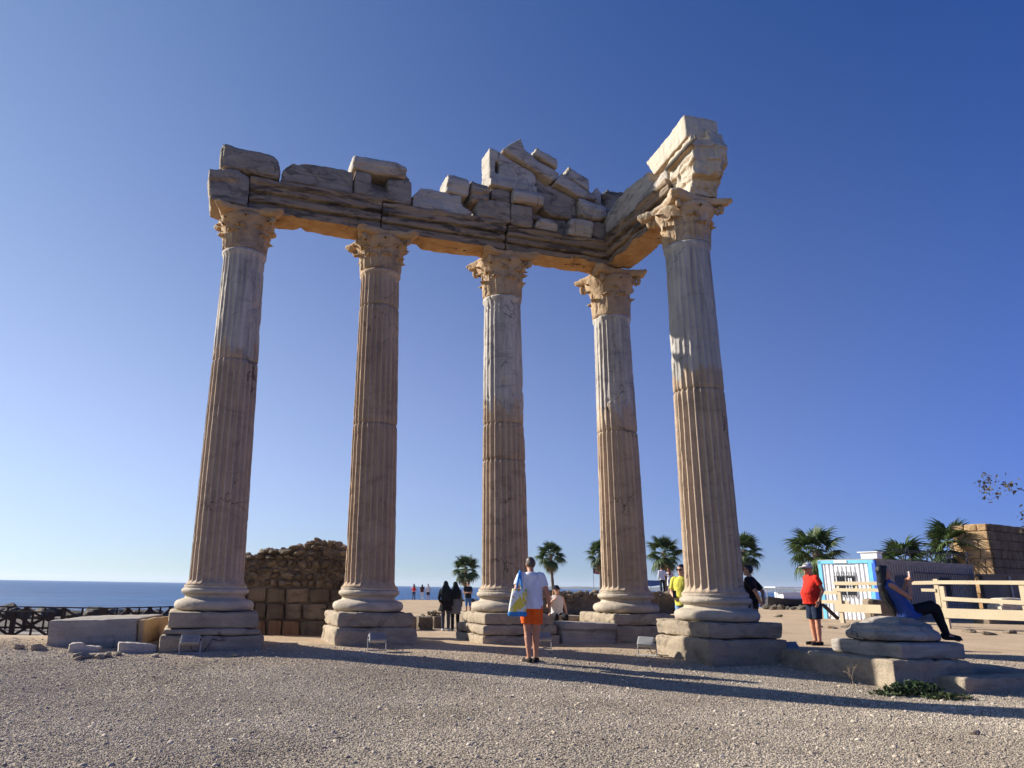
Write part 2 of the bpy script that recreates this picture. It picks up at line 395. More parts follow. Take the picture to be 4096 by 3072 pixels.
def sea_mat():
    g = G('sea_water')
    v = g.mapping((.16, .5, .5)); n1 = g.noise(1.0, 8, .62, v, .4); n2 = g.noise(.02, 4, .5); n3 = g.noise(1.0, 6, .62, g.mapping((.022, .085, .1)), .6)
    col = g.mix(g.ramp(n1, .35, .68), (.012, .055, .16), (.03, .115, .27)); col = g.mix(.75, col, g.ramp(n3, .40, .62, (.40, .46, .55), (1.8, 1.65, 1.5)), 'MULTIPLY')
    col = g.mix(.5, col, g.ramp(n2, .3, .7, (.75, .8, .85), (1.2, 1.15, 1.1)), 'MULTIPLY')
    nb = g.bump(n1, 1.0, 1.1); nb = g.bump(g.noise(2.6, 5, .6, g.mapping((.5, 1, 1))), .7, .18, nb)
    col = g.mix(.6, col, g.ramp(g.noise(1.0, 5, .6, g.mapping((.09, .34, .3)), .5), .38, .62, (.5, .55, .62), (1.6, 1.5, 1.4)), 'MULTIPLY')
    return g.done(col, .30, nb, .22)
b = MB(); E_ = 19500
b.add([(-E_, 30, SEA_Z), (E_, 30, SEA_Z), (E_, E_, SEA_Z), (-E_, E_, SEA_Z)], [(0, 1, 2, 3)])
struct('sea', b.mesh('sea'), sea_mat())

# far coast: a low ridge across the bay with a pale town strip
b = MB(); n = 160; az = np.linspace(.02, .70, n); R0 = 6500
rng = np.random.RandomState(4)
hh = 62*(.35+.65*np.clip(fbm(np.stack([az*14, 0*az, 0*az], 1), 1, 4, 5)+.55, 0, 2))*ss(.0, .30, az)
rows = []
for k, (dr, fh) in enumerate(((0, 0), (60, .35), (300, .8), (700, 1.0), (1300, .7))):
    r = R0+dr; jit = 1+.12*fbm(np.stack([az*60, 0*az+k, 0*az], 1), 1, 2, 9)
    rows.append(np.stack([r*np.sin(az), r*np.cos(az), SEA_Z-1+hh*fh*jit], 1))
b.rings(rows, cap=False, closed=False)
gh = G('far_hills'); hills_m = gh.done(gh.mix(gh.ramp(gh.noise(.004, 5, .6), .4, .6), (.06, .075, .055), (.13, .12, .095)), .95)
struct('hills', b.mesh('hills'), hills_m, smooth=True)
b = MB()
for k in range(150):
    a = random.uniform(.36, .52); r = R0-random.uniform(5, 30); w = random.uniform(10, 36); h = random.uniform(4, 13)
    b.box((r*math.sin(a), r*math.cos(a), SEA_Z+h/2-.5), (w, 12, h), rz=-a)
o = link('far_town', b.mesh('far_town'), plain('white_house_walls', (.75, .73, .70), .8)); tag(o, 'pale strip of houses along the far shore under the hills', 'town', kind='stuff')

# ------------------------------------------------------------------ the temple
TH = .2922
U = np.array([math.cos(TH), math.sin(TH)]); Vv = np.array([math.sin(TH), -math.cos(TH)])
POS = [(-4.2503, 15.8316), (-1.2069, 16.8498), (1.8344, 17.8817), (4.8248, 18.8191), (5.5827, 15.0374)]
SH_B = 1.11
SH_T = [8.375, 8.383, 8.18, 8.06, 8.34]
BEAM_Z = 9.34
JOINTS = [[(5.82, .02)], [(4.68, .03), (8.11-.6, .012)], [(4.95, .03), (4.07, .012)], [(5.0, .01)], [(5.11, .035)]]
SHMAT = ['shaft1', 'shaft2', 'shaft3', 'shaft4', 'shaft5']
NF = 24
def shaft_mesh(z0, z1, zb, zt, idx, top=True, bottom=True):
    """a length of fluted shaft, local z from z0 to z1 of a shaft running zb..zt"""
    m = NF*10; phi = np.arange(m)/m*2*PI; t = (phi/(2*PI)*NF) % 1.0
    rings = max(6, int((z1-z0)/.055)); R = []
    prof = np.where(t < .77, np.sqrt(np.clip(1-(2*t/.77-1)**2, 0, 1)), 0)
    for k in range(rings+1):
        z = z0+(z1-z0)*k/rings; q = (z-zb)/(zt-zb)
        rad = .54-(.54-.457)*q**1.25
        dep = .066
        if bottom: dep *= min(1, max(0, (z-zb-.06)/.14))**.5
        if top: dep *= min(1, max(0, (zt-.10-z)/.12))**.5
        flare = 0
        if bottom and z-zb < .12: flare = .075*((.12-(z-zb))/.12)**2
        if top and zt-z < .09: flare = .035
        edge = 0
        if not bottom and z-z0 < .03: edge = -.02*(1-(z-z0)/.03)
        if not top and z1-z < .03: edge = -.02*(1-(z1-z)/.03)
        P = np.stack([np.cos(phi)*2.0, np.sin(phi)*2.0, np.full(m, z*1.3)], 1)
        wn_ = fbm(P+idx*9.1, 1.0, 3, idx); lo_ = 1-float(ss(JOINTS[idx][0][0]-.8, JOINTS[idx][0][0]+.3, z)); wear = np.clip((.75+.9*wn_)*(1-lo_)+(.97+.30*wn_)*lo_, 0.05, 1.0)
        up = ss(JOINTS[idx][0][0]-.2, JOINTS[idx][0][0]+.5, z) if idx in (0, 2, 3, 4) else .2
        wear = wear*(1-.45*up)+.0
        r = rad+flare+edge-dep*prof*wear
        P2 = np.stack([np.cos(phi)*rad, np.sin(phi)*rad, np.full(m, z)], 1)
        r = r+.008*fbm(P2+idx*3.3, 7, 3, idx+40)
        r = r-.10*np.clip(fbm(P2+idx*5.7, 1.7, 3, idx+60)-.42, 0, .3)*(1+up)
        cr = np.abs(fbm(P2+idx*7.7, .8, 3, idx+80)); r = r-.025*np.exp(-(cr/.012)**2)*(.3+up)
        R.append(np.stack([np.cos(phi)*r, np.sin(phi)*r, np.full(m, z)], 1))
    b = MB(); b.rings(R); return b.mesh('shaft')

def leaf_mesh(h, w, curl, name='leaf'):
    """acanthus leaf standing on the bell, growing up along +z at +x side"""
    b = MB(); n, m = 12, 11; F_, K_ = [], []
    for k in range(n+1):
        q = k/n
        ww = w*(.55+.55*math.sin(min(q*1.25, 1)*PI*.62))*(1-.75*max(0, (q-.72)/.28)**2)*(1+.16*math.cos(q*PI*7))
        out = .035+.06*q**2+curl*max(0, (q-.62)/.38)**2; z = h*(q-.10*max(0, (q-.72)/.28)**2*2.2)
        rowf, rowk = [], []
        for j in range(m):
            t = j/(m-1)*2-1
            cup = -.32*abs(t)**1.7*w*.42
            rib = .018*math.cos(t*PI*3.0)*(1-abs(t)*.3)+.02*(1-abs(t))**4
            rowf.append((out+cup+rib, t*ww*.5, z-.05*h*abs(t)**2))
            rowk.append((min(out+cup+rib-.075, .06), t*ww*.5*.96, z-.05*h*abs(t)**2))
        F_.append(rowf); K_.append(rowk)
    rings = [np.array(F_[k]+K_[k][::-1]) for k in range(n+1)]
    b.rings(rings); return b.mesh(name)
LEAF_LOW = leaf_mesh(.46, .36, .10); LEAF_UP = leaf_mesh(.72, .34, .12); LEAF_TOP = leaf_mesh(.40, .22, .13, 'small_leaf')
def volute_mesh():
    b = MB(); pts, rad = [], []
    for k in range(9):
        q = k/8; pts.append((.44+.24*q**1.6, 0, .52+.30*q)); rad.append(.05+.012*q)
    cx, cz = .70, .74
    for k in range(14):
        a = PI*.62-k*.48; r = .10*(1-k/17); pts.append((cx+r*math.cos(a), 0, cz+r*math.sin(a))); rad.append(.058-.0016*k)
    b.tube(pts, rad, 10); return b.mesh('volute')
VOLUTE = volute_mesh()
def abacus_mb(z0, z1, diag, side):
    b = MB(); R = []
    for z, k in ((z0, .93), (z0+(z1-z0)*.45, .95), (z0+(z1-z0)*.5, 1.0), (z1, 1.02)):
        ring = []
        for c in range(4):
            a0 = PI/4+c*PI/2
            p0 = np.array([math.cos(a0-.085), math.sin(a0-.085)])*diag; p1 = np.array([math.cos(a0+.085), math.sin(a0+.085)])*diag
            ring += [p0, p1]
            an = PI/4+(c+1)*PI/2; pn = np.array([math.cos(an-.085), math.sin(an-.085)])*diag
            mid = np.array([math.cos(a0+PI/4), math.sin(a0+PI/4)])*side
            for t in (.15, .3, .4, .5, .6, .7, .85):
                ring.append((1-t)**2*p1+2*t*(1-t)*(2*mid-.5*(p1+pn))+t*t*pn)
        R.append(np.array([(p[0]*k, p[1]*k, z) for p in ring]))
    b.rings(R); return b

LAB = ['leftmost fluted column, nearest the sea, grey at the top and beige below',
       'second column from the left, evenly beige with a joint halfway up',
       'middle column behind the man in orange shorts, grey marble upper half',
       'fourth column, carrying the inner corner where the two beams meet',
       'rightmost and largest column, standing nearest with bright stripes on its flutes']
PED = [ [(.84, 0.32, .63), (.90, .20, .32), (.95, -.12, .20)],
        [(.82, .34, .63), (.86, -.12, .34)],
        [(.82, .38, .63), (.88, .17, .38), (.90, -.12, .17)],
        [(.82, .36, .63), (.86, -.12, .36)],
        [(.80, .33, .61), (.86, -.18, .33)] ]
for i, (px_, py_) in enumerate(POS):
    col = thing('marble_column', LAB[i], 'column', (px_, py_, 0), TH, 'standing columns of the temple ruin')
    for hw, z0, z1 in PED[i]:
        b = MB(); b.box((0, 0, (z0+z1)/2), (2*hw, 2*hw, z1-z0-.004)); stone('pedestal_block', b, MAT['pedestal'], .032, .7, col, chip=.9 if i else .4)
    b = MB(); pf = []
    zb0 = PED[i][0][2]
    for k in range(13): a = -PI/2+PI*k/12; pf.append((.68+.095*math.cos(a), zb0+.105+.10*math.sin(a)))
    pf += [(.655, zb0+.22), (.60, zb0+.235), (.575, zb0+.27), (.60, zb0+.305), (.63, zb0+.315)]
    for k in range(11): a = -PI/2+PI*k/10; pf.append((.60+.06*math.cos(a), zb0+.375+.058*math.sin(a)))
    pf += [(.615, SH_B-.035), (.615, SH_B)]
    b.lathe(pf, 72); me = b.mesh('column_base')
    co = np.empty(len(me.vertices)*3); me.vertices.foreach_get('co', co); co = co.reshape(-1, 3)
    rr = np.hypot(co[:, 0], co[:, 1])[:, None]; d = .010*fbm(co+i*3, 6, 3, i)-.12*np.clip(fbm(co+i*3.1, 1.8, 3, i+8)-.38, 0, .3)
    co[:, :2] += co[:, :2]/rr*d[:, None]; me.vertices.foreach_set('co', co.ravel())
    link('column_base', me, MAT['base'], col, smooth=True)
    cuts = [SH_B]+sorted(j[0] for j in JOINTS[i])+[SH_T[i]]
    for k in range(len(cuts)-1):
        me = shaft_mesh(cuts[k], cuts[k+1], SH_B, SH_T[i], i, k == len(cuts)-2, k == 0)
        link('shaft_drum', me, MAT[SHMAT[i]], col, smooth=True)
    # capital
    zc = SH_T[i]; hc = BEAM_Z-.02-zc; sc = hc/.97
    cm = MAT['capital5'] if i == 4 else MAT['capital']
    b = MB(); b.lathe([(.46, 0), (.50, .03), (.47, .06), (.465, .2), (.48, .45), (.54, .62), (.61, .74), (.64, .80), (.64, .84), (.3, .845)], 40)
    cap = stone('capital', b, cm, .03, 1.2, col, (0, 0, zc), chip=.8); cap.scale = (1, 1, sc)
    ab = stone('abacus', abacus_mb(.82, .97, 1.0, .60), cm, .026, 1.0, cap, chip=.8)
    rnd = random.Random(i*11+3)
    for k in range(8):
        a = k*PI/4+.1
        if rnd.random() < .9: link('leaf', LEAF_LOW, cm, cap, (.43*math.cos(a), .43*math.sin(a), .05), a, True).scale = (1, rnd.uniform(.85, 1.1), rnd.uniform(.8, 1.08))
        a += PI/8
        if rnd.random() < .88: link('leaf', LEAF_UP, cm, cap, (.43*math.cos(a), .43*math.sin(a), .05), a, True).scale = (1, rnd.uniform(.85, 1.1), rnd.uniform(.85, 1.05))
        if rnd.random() < .7: link('leaf', LEAF_TOP, cm, cap, (.47*math.cos(a+.2), .47*math.sin(a+.2), .42), a+.2, True)
    for k in range(4):
        if not (i == 0 and k == 2): link('volute', VOLUTE, cm, cap, (0, 0, 0), PI/4+k*PI/2, True)

def frame_thing(name, label, cat, group=None): pass
ROW0 = (POS[0][0], POS[0][1]); SIDE0 = (POS[3][0], POS[3][1]); SIDE_A = -1.3258
def row_stone(name, label, cat, polys, mat, group=None, voxel=.03, rough=.8, chip=.7, side=False, seed=None, post=None):
    """polys: list of (outline in (s,z), front depth, back depth); s runs along the row (or along the side beam)"""
    s0 = min(p[0] for q in polys for p in q[0]); z0 = min(p[1] for q in polys for p in q[0])
    b = MB()
    for out, d0, d1 in polys: b.prism([(p[0]-s0, p[1]-z0) for p in out], d0, d1)
    rough *= 1.25; chip *= 1.35
    if name == 'cornice_block' and 'rough' not in label and 'broken' not in label:       # a projecting moulding along the upper half
        out, d0, d1 = polys[0]; cx_ = sum(p[0] for p in out)/len(out); cz_ = sum(p[1] for p in out)/len(out); hh_ = max(p[1] for p in out)-min(p[1] for p in out)
        b.prism([(cx_+(p[0]-cx_)*.985-s0, cz_+(p[1]-cz_)*.42+hh_*.12-z0) for p in out], d0-.075, d1)
        b.prism([(cx_+(p[0]-cx_)*.97-s0, cz_+(p[1]-cz_)*.2-hh_*.22-z0) for p in out], d0-.035, d1)
    A = SIDE_A if side else TH; o0 = SIDE0 if side else ROW0
    loc = (o0[0]+math.cos(A)*s0, o0[1]+math.sin(A)*s0, z0)
    o = stone(name, b, MAT[mat], voxel, rough, None, loc, A, chip, seed, post); return tag(o, label, cat, group)
def broken_front(co):
    n1 = fbm(co*np.array([.0, 1, 1])+3.1, 1.5, 3, 77); n2 = fbm(co+9.3, 4.0, 3, 78); lim = .98+.42*n1+.10*n2-.35*np.clip(co[:, 1], 0, 1)
    co = co.copy(); co[:, 0] = np.where(co[:, 0] > lim, lim+(co[:, 0]-lim)*.22, co[:, 0]); w = np.clip((co[:, 0]-.5)/.5, 0, 1)*np.clip(co[:, 1]+.1, 0, .4)/.4
    co[:, 1] -= w*(.10+.22*n1); return co
def beam_prof(h, deep=.48, crown=.07):
    """fascia profile in (y,z) from front bottom round to back bottom"""
    f = [(-deep+.12, 0), (-deep+.12, h*.25), (-deep+.19, h*.255), (-deep+.19, h*.32), (-deep+.06, h*.325), (-deep+.06, h*.54), (-deep+.13, h*.545), (-deep+.13, h*.61), (-deep, h*.615), (-deep, h*.83), (-deep-.035, h*.86), (-deep-crown, h*.93), (-deep-crown, h)]
    return f+[(-y, z) for y, z in f[::-1]]
def beam(name, label, s0, s1, za, zb, side=False, mat='beam', seed=None):
    h = (zb-za); prof = beam_prof(h); b = MB(); R = []
    for x in (0, s1-s0-.012): R.append(np.array([(x, y, z) for y, z in prof]))
    b.rings(R)
    A = SIDE_A if side else TH; o0 = SIDE0 if side else ROW0
    loc = (o0[0]+math.cos(A)*s0, o0[1]+math.sin(A)*s0, za)
    def post(co, seed=seed or 1):
        L = s1-s0; low = np.clip(1-co[:, 2]/(.45*h), 0, 1); up = np.clip((co[:, 2]-.75*h)/(.25*h), 0, 1)
        n1 = fbm(co*np.array([1, .6, .6])+seed*1.7, 1.6, 4, seed); n2 = fbm(co+seed*2.1, 2.6, 3, seed+3)
        mid = np.clip(1-np.abs(co[:, 0]/L-.5)*2.0, 0, 1)
        co = co.copy()
        co[:, 2] += low*np.clip(n1-.05, 0, .6)*.38*(.35+mid)
        co[:, 1] -= np.sign(co[:, 1])*low*np.clip(n2-.05, 0, .5)*.20
        co[:, 1] -= np.sign(co[:, 1])*up*np.clip(n2+.05, 0, .5)*.14
        return co
    o = stone(name, b, MAT[mat], .017, .5, None, loc, A, .35, seed, post, 0); return tag(o, label, 'stone beam', 'architrave beams of the temple')
beam('architrave_beam', 'long stone beam spanning the first and second columns, dark stained face', -.02, 3.07, BEAM_Z, 10.12, seed=3)
beam('architrave_beam', 'brownish stone beam spanning the second and middle columns', 3.09, 6.29, BEAM_Z, 10.03, seed=5)
beam('architrave_beam', 'stone beam from the middle column to the inner corner column', 6.31, 9.62, BEAM_Z, 9.93, seed=8)
beam('architrave_beam', 'beam running from the corner column forward to the rightmost column, ochre underneath', .50, 3.78, BEAM_Z, 10.06, side=True, seed=12)
# bead row: carved teeth under the crown of the first beam
b = MB()
for k in range(60): b.box((.16+k*.028, -.553-.006*(k % 2), .66), (.016, .03, .045))
o = link('bead_row', b.mesh('bead_row'), MAT['beam']); o['kind'] = 'stuff'
o.parent = [x for x in COL.objects if x.name == 'architrave_beam'][0]

GB = 'broken blocks on top of the temple beams'
row_stone('cornice_block', 'broken moulded beam end overhanging to the left of the leftmost column', 'stone block',
          [([(-.93, 10.12), (-.28, 10.2), (-.06, 10.12), (-.05, 9.36), (-.62, 9.36), (-.85, 9.42), (-.90, 9.7)], -.50, .46), ([(-.96, 10.15), (-.3, 10.21), (-.3, 9.95), (-.93, 9.9)], -.56, .5)], 'block', GB)
row_stone('frieze_block', 'big rounded block at the far left end of the top course, its left edge upright', 'stone block',
          [([(-.72, 10.88), (-.49, 10.85), (-.11, 10.81), (.40, 10.82), (.57, 10.72), (.64, 10.5), (.65, 10.20), (-.27, 10.24), (-.70, 10.22)], -.48, .35)], 'block', GB, chip=1.0)
row_stone('frieze_block', 'low weathered block with a sloping top between the left end block and the notched block', 'stone block',
          [([(.67, 10.42), (.83, 10.63), (.98, 10.73), (1.65, 10.76), (2.34, 10.72), (2.35, 10.13), (.69, 10.15)], -.47, .4)], 'block', GB, chip=1.1)
row_stone('frieze_block', 'flat faced block with a square dark recess cut in its front', 'stone block',
          [([(2.385, 10.74), (2.77, 10.73), (2.79, 10.34), (3.2, 10.30), (3.19, 10.70), (3.78, 10.70), (3.79, 10.06), (2.385, 10.13)], -.49, -.05), ([(2.385, 10.74), (3.78, 10.70), (3.79, 10.06), (2.385, 10.13)], -.1, .4)], 'block', GB, rough=.5, chip=.4)
row_stone('cornice_block', 'smooth grey rounded cap lying on the notched block', 'stone block',
          [([(2.31, 11.16), (3.38, 11.15), (3.62, 10.96), (3.64, 10.745), (2.3, 10.755)], -.5, .35)], 'block_grey', GB, rough=.5, chip=.4)
row_stone('cornice_block', 'small round broken stub behind the right end of the grey cap', 'stone block',
          [([(3.62, 11.0), (3.72, 11.02), (3.83, 10.92), (3.84, 10.73), (3.62, 10.72)], -.25, .3)], 'block', GB, chip=1.2)
row_stone('frieze_block', 'dark low block with a stepped right end between the notched block and the gable', 'stone block',
          [([(3.83, 10.34), (4.01, 10.58), (4.24, 10.62), (4.5, 10.59), (5.08, 10.57), (5.08, 10.28), (5.39, 10.18), (5.38, 10.04), (3.83, 10.05)], -.46, .4)], 'block_grey', GB, rough=.7)
row_stone('cornice_block', 'tilted moulded block with a white sunlit end on the dark low block', 'stone block',
          [([(4.72, 11.12), (5.27, 11.05), (5.29, 10.69), (5.24, 10.55), (4.66, 10.60)], -.45, .25)], 'block_grey', GB, rough=.5, chip=.4)
row_stone('cornice_block', 'rounded drum shaped fragment right beside the tilted moulded block', 'stone block',
          [([(5.33, 11.03), (5.79, 10.97), (5.82, 10.66), (5.55, 10.44), (5.30, 10.42), (5.31, 10.66)], -.5, .3)], 'block', GB, chip=1.0)
row_stone('frieze_block', 'upright block under the left end of the gable with worn carving', 'stone block',
          [([(5.47, 10.42), (5.57, 10.60), (6.37, 10.58), (6.375, 10.03), (5.45, 10.03)], -.5, .35)], 'block', GB, rough=.8)
row_stone('frieze_block', 'square grey filler block under the gable slab with the slot', 'stone block',
          [([(5.86, 10.95), (6.41, 10.95), (6.40, 10.60), (5.86, 10.61)], -.45, .3)], 'block', GB)
row_stone('cornice_block', 'pale moulded block with rounded right end in the middle of the gable', 'stone block',
          [([(6.43, 10.95), (7.19, 10.95), (7.31, 10.77), (7.27, 10.60), (6.96, 10.58), (6.43, 10.59)], -.58, .3), ([(6.43, 10.72), (7.25, 10.70), (7.2, 10.60), (6.43, 10.6)], -.50, .3)], 'block_grey', GB, rough=.4, chip=.4)
row_stone('frieze_block', 'upright block with faint vertical carving under the pale moulded block', 'stone block',
          [([(6.40, 10.56), (6.99, 10.55), (7.01, 9.98), (6.39, 9.99)], -.5, .35)], 'block', GB, rough=.9)
row_stone('cornice_block', 'small pale stepped stone low in the gable beside the carved upright block', 'stone block',
          [([(7.04, 10.12), (7.04, 9.97), (7.70, 9.97), (7.61, 10.28), (7.22, 10.32)], -.5, .3)], 'block_grey', GB, rough=.5)
row_stone('frieze_block', 'brown infill block in the dark middle of the gable', 'stone block',
          [([(7.03, 10.55), (7.6, 10.42), (8.02, 10.45), (8.04, 9.96), (7.66, 9.96), (7.63, 10.30), (7.03, 10.34)], -.30, .35)], 'block', GB)
row_stone('cornice_block', 'pale smooth stone with rounded right side low at the right of the gable', 'stone block',
          [([(8.07, 10.44), (8.60, 10.43), (8.68, 10.3), (8.64, 9.93), (7.96, 9.95), (8.0, 10.3)], -.54, .25)], 'block_grey', GB, rough=.35, chip=.3)
row_stone('frieze_block', 'shaded block right beside the corner where the two beams meet', 'stone block',
          [([(8.70, 10.46), (9.3, 10.50), (9.35, 9.93), (8.69, 9.93)], -.46, .3)], 'block', GB)
row_stone('gable_slab', 'tall gable slab with white left edge and a narrow vertical slot', 'stone slab',
          [([(5.85, 12.10), (6.02, 12.06), (6.02, 10.97), (5.83, 10.99)], -.42, .18), ([(6.11, 12.03), (6.51, 11.86), (7.01, 11.63), (7.13, 11.50), (7.12, 10.96), (6.11, 10.97)], -.42, .18),
           ([(6.01, 12.06), (6.12, 12.03), (6.12, 11.74), (6.01, 11.75)], -.42, .18), ([(6.01, 11.42), (6.12, 11.41), (6.12, 10.97), (6.01, 10.97)], -.42, .18), ([(6.0, 12), (6.13, 12), (6.13, 11.), (6.0, 11.)], -.02, .16),
           ([(5.83, 11.2), (7.12, 11.16), (7.12, 10.97), (5.83, 10.99)], -.52, .18)], 'block_grey', GB, rough=.5, chip=.4, voxel=.027)
row_stone('gable_slab', 'large dark slab in the right half of the gable', 'stone slab',
          [([(7.15, 11.48), (7.59, 11.35), (8.31, 11.06), (8.29, 10.48), (7.59, 10.47), (7.34, 10.60), (7.27, 10.89), (7.15, 10.96)], -.38, .2)], 'block', GB, rough=.6)
row_stone('gable_cornice', 'topmost sloping gable stone with a pointed left tip', 'stone slab',
          [([(6.16, 12.06), (6.68, 12.46), (6.77, 12.16), (7.07, 12.02), (7.80, 11.69), (7.77, 11.60), (7.59, 11.42), (7.14, 11.60), (6.55, 11.89)], -.52, .2)], 'block_grey', GB, rough=.7, voxel=.027)
row_stone('gable_cornice', 'squared block standing on the upper slope of the gable', 'stone slab',
          [([(7.11, 12.30), (7.74, 12.08), (7.74, 11.76), (7.06, 12.05)], -.56, .15)], 'block_grey', GB, rough=.5)
row_stone('gable_cornice', 'lower sloping gable stone below the topmost one', 'stone slab',
          [([(7.63, 11.39), (7.84, 11.68), (8.44, 11.37), (8.94, 11.17), (8.90, 11.09), (8.36, 11.08)], -.52, .2)], 'block_grey', GB, rough=.6)
row_stone('gable_cornice', 'squared block standing on the lower slope of the gable', 'stone slab',
          [([(8.06, 11.93), (8.66, 11.70), (8.66, 11.30), (8.03, 11.60)], -.5, .15)], 'block_grey', GB, rough=.5)
row_stone('gable_cornice', 'small pointed stone at the right foot of the gable slope', 'stone slab',
          [([(8.92, 11.52), (9.06, 11.40), (9.05, 11.02), (8.86, 11.06), (8.78, 11.32)], -.42, .2)], 'block_grey', GB)
row_stone('cornice_block', 'moulded grey block with curved underside at the right of the gable', 'stone block',
          [([(8.33, 11.05), (9.10, 10.95), (9.12, 10.69), (8.93, 10.50), (8.49, 10.48), (8.33, 10.72)], -.52, .25)], 'block_grey', GB, rough=.4)
row_stone('cornice_block', 'ragged topped blocks behind the inner corner of the ruin', 'stone block',
          [([(9.10, 11.42), (9.30, 11.56), (9.52, 11.48), (9.85, 11.55), (9.95, 11.3), (9.9, 10.5), (9.15, 10.5), (9.14, 11.0)], -.42, .35)], 'block', GB, chip=1.2)
# side wing towards the camera
row_stone('frieze_block', 'long shaded block lying on the side beam behind the corner', 'stone block',
          [([(.55, 10.09), (.55, 10.60), (1.2, 10.80), (1.95, 10.84), (1.96, 10.08)], -.42, .42)], 'block_grey', GB, side=True)
row_stone('frieze_block', 'dark smooth block on the side beam below the bright top block', 'stone block',
          [([(1.98, 10.08), (1.98, 10.84), (2.86, 10.78), (2.98, 10.40), (3.70, 10.38), (3.72, 10.08)], -.44, .42)], 'block_grey', GB, side=True, rough=.6)
row_stone('cornice_block', 'bright white rough topmost block high over the rightmost column', 'stone block',
          [([(2.90, 10.98), (4.55, 11.20), (4.58, 10.62), (3.18, 10.46)], -.47, .36)], 'block_white', GB, side=True, rough=.7, chip=.3)
row_stone('architrave_end', 'broken carved beam end resting on the rightmost capital, white mouldings on its left', 'stone block',
          [([(3.80, 10.34), (5.10, 10.47), (5.14, 10.28), (3.80, 10.18)], -.56, .50), ([(3.80, 10.2), (5.05, 10.3), (4.95, 9.98), (3.80, 9.90)], -.47, .52),
           ([(3.80, 9.92), (4.85, 9.98), (4.80, 9.70), (3.80, 9.62)], -.42, .40), ([(3.80, 9.64), (4.55, 9.70), (4.40, BEAM_Z+.01), (3.80, BEAM_Z+.01)], -.37, .34),
           ([(4.2, 10.9), (4.75, 10.86), (4.85, 10.4), (4.2, 10.4)], .0, .50)], 'block_white', GB, side=True, rough=1.3, chip=1.2, voxel=.028, post=broken_front)
b = MB()
MAT['carved'] = stone_mat('stone_dark_carving', (.10, .095, .09), (.20, .19, .18), stain=.5)
b.bar((.06, -.562, .865), (1.22, -.562, .965), .03, .085)
for k in range(40): b.box((.08+k*.028, -.578, .866+k*.00243), (.016, .03, .06))
o = link('bead_row', b.mesh('bead_row'), MAT['carved']); o['kind'] = 'stuff'
o.parent = [x for x in COL.objects if x.name == 'architrave_end'][0]
# ------------------------------------------------------------------ placing on the ground
def on(px_, py_):
    """point of the ground seen at a pixel"""
    z = 0.
    for _ in range(30):
        x, y, _z = atz(px_, py_, min(z, 1.0)); z = .5*z+.5*gz(x, y)
    return (x, y, gz(x, y))

# ------------------------------------------------------------------ fallen stones and masonry around the temple
def local_stone(name, label, cat, mat, c, rz, parts, voxel=.03, rough=.7, chip=.6, group=None, seed=None):
    b = MB()
    for p in parts:
        if p[0] == 'box': b.box(p[1], p[2])
        elif p[0] == 'prism': b.prism(p[1], p[2], p[3])
        elif p[0] == 'lathe': b.lathe(p[1], 48)
    o = stone(name, b, MAT[mat], voxel, rough, None, c, rz, chip, seed)
    return tag(o, label, cat, group) if label else o
# pale slab between the third and fourth pedestals (front in shade, top in sun)
x0 = POS[2][0]+U[0]*.93; y0 = POS[2][1]+U[1]*.93
c = (POS[2][0]+U[0]*1.6+Vv[0]*.55, POS[2][1]+U[1]*1.6+Vv[1]*.55)
local_stone('marble_slab', 'long grey marble slab lying between the third and fourth pedestals', 'stone slab', 'marble', (c[0], c[1], 0), TH,
            [('prism', [(-.64, -.1), (.68, -.1), (.70, .42), (-.62, .45)], -.35, .5), ('prism', [(-.64, .30), (.70, .28), (.70, .42), (-.62, .45)], -.42, .5)], rough=.4, chip=.3)
# slab behind it, which the woman in the cap sits on
c2 = aty(2240, 2520, 19.9)
SEAT = (c2[0], 19.9)
local_stone('stone_block', 'low stone seat under the woman in the dark cap', 'stone block', 'pedestal', (SEAT[0]+.1, SEAT[1]+.1, gz(*SEAT)), TH, [('box', (0, 0, .28), (1.1, .6, .62))])
# big block lying left of the first column
pb = on(183, 2584); ang = .10; L = 1.62
b = MB(); b.box((L/2, 1.1, .20), (L, 2.2, .52))
root = thing('fallen_block', 'large dark grey marble block with sunlit top beside the leftmost pedestal', 'stone block', (pb[0], pb[1], pb[2]), ang); root.rotation_euler = (0, -.035, ang)
stone('block_body', b, MAT['marble'], .03, .4, root, chip=.4)
b = MB(); b.box((L+.06, 1.1, .19), (.13, 2.12, .47)); stone('tan_end', b, MAT['tan'], .03, .6, root, chip=.5)
def frag(name, label, pxs, mat, h, depth, **k):
    a = on(*pxs[0]); b_ = on(*pxs[1]); an = math.atan2(b_[1]-a[1], b_[0]-a[0]); l = math.hypot(b_[0]-a[0], b_[1]-a[1])
    out = [(0, -.08), (l, -.08)]+[(q*l, z) for q, z in h]
    return local_stone(name, label, 'stone fragment', mat, a, an, [('prism', out, 0, depth)], voxel=.022, group='broken stone pieces in front of the fallen block', **k)
frag('stone_fragment', 'low pale broken piece with a notched top in front of the fallen block', ((268, 2610), (405, 2608)), 'block_grey', [(1, .10), (.5, .12), (.42, .17), (0, .16)], .25, chip=.8)
frag('stone_fragment', 'low broken piece with a white chipped left end near the leftmost pedestal', ((470, 2612), (628, 2608)), 'block_grey', [(1, .12), (.85, .16), (0, .18)], .3, chip=.9)

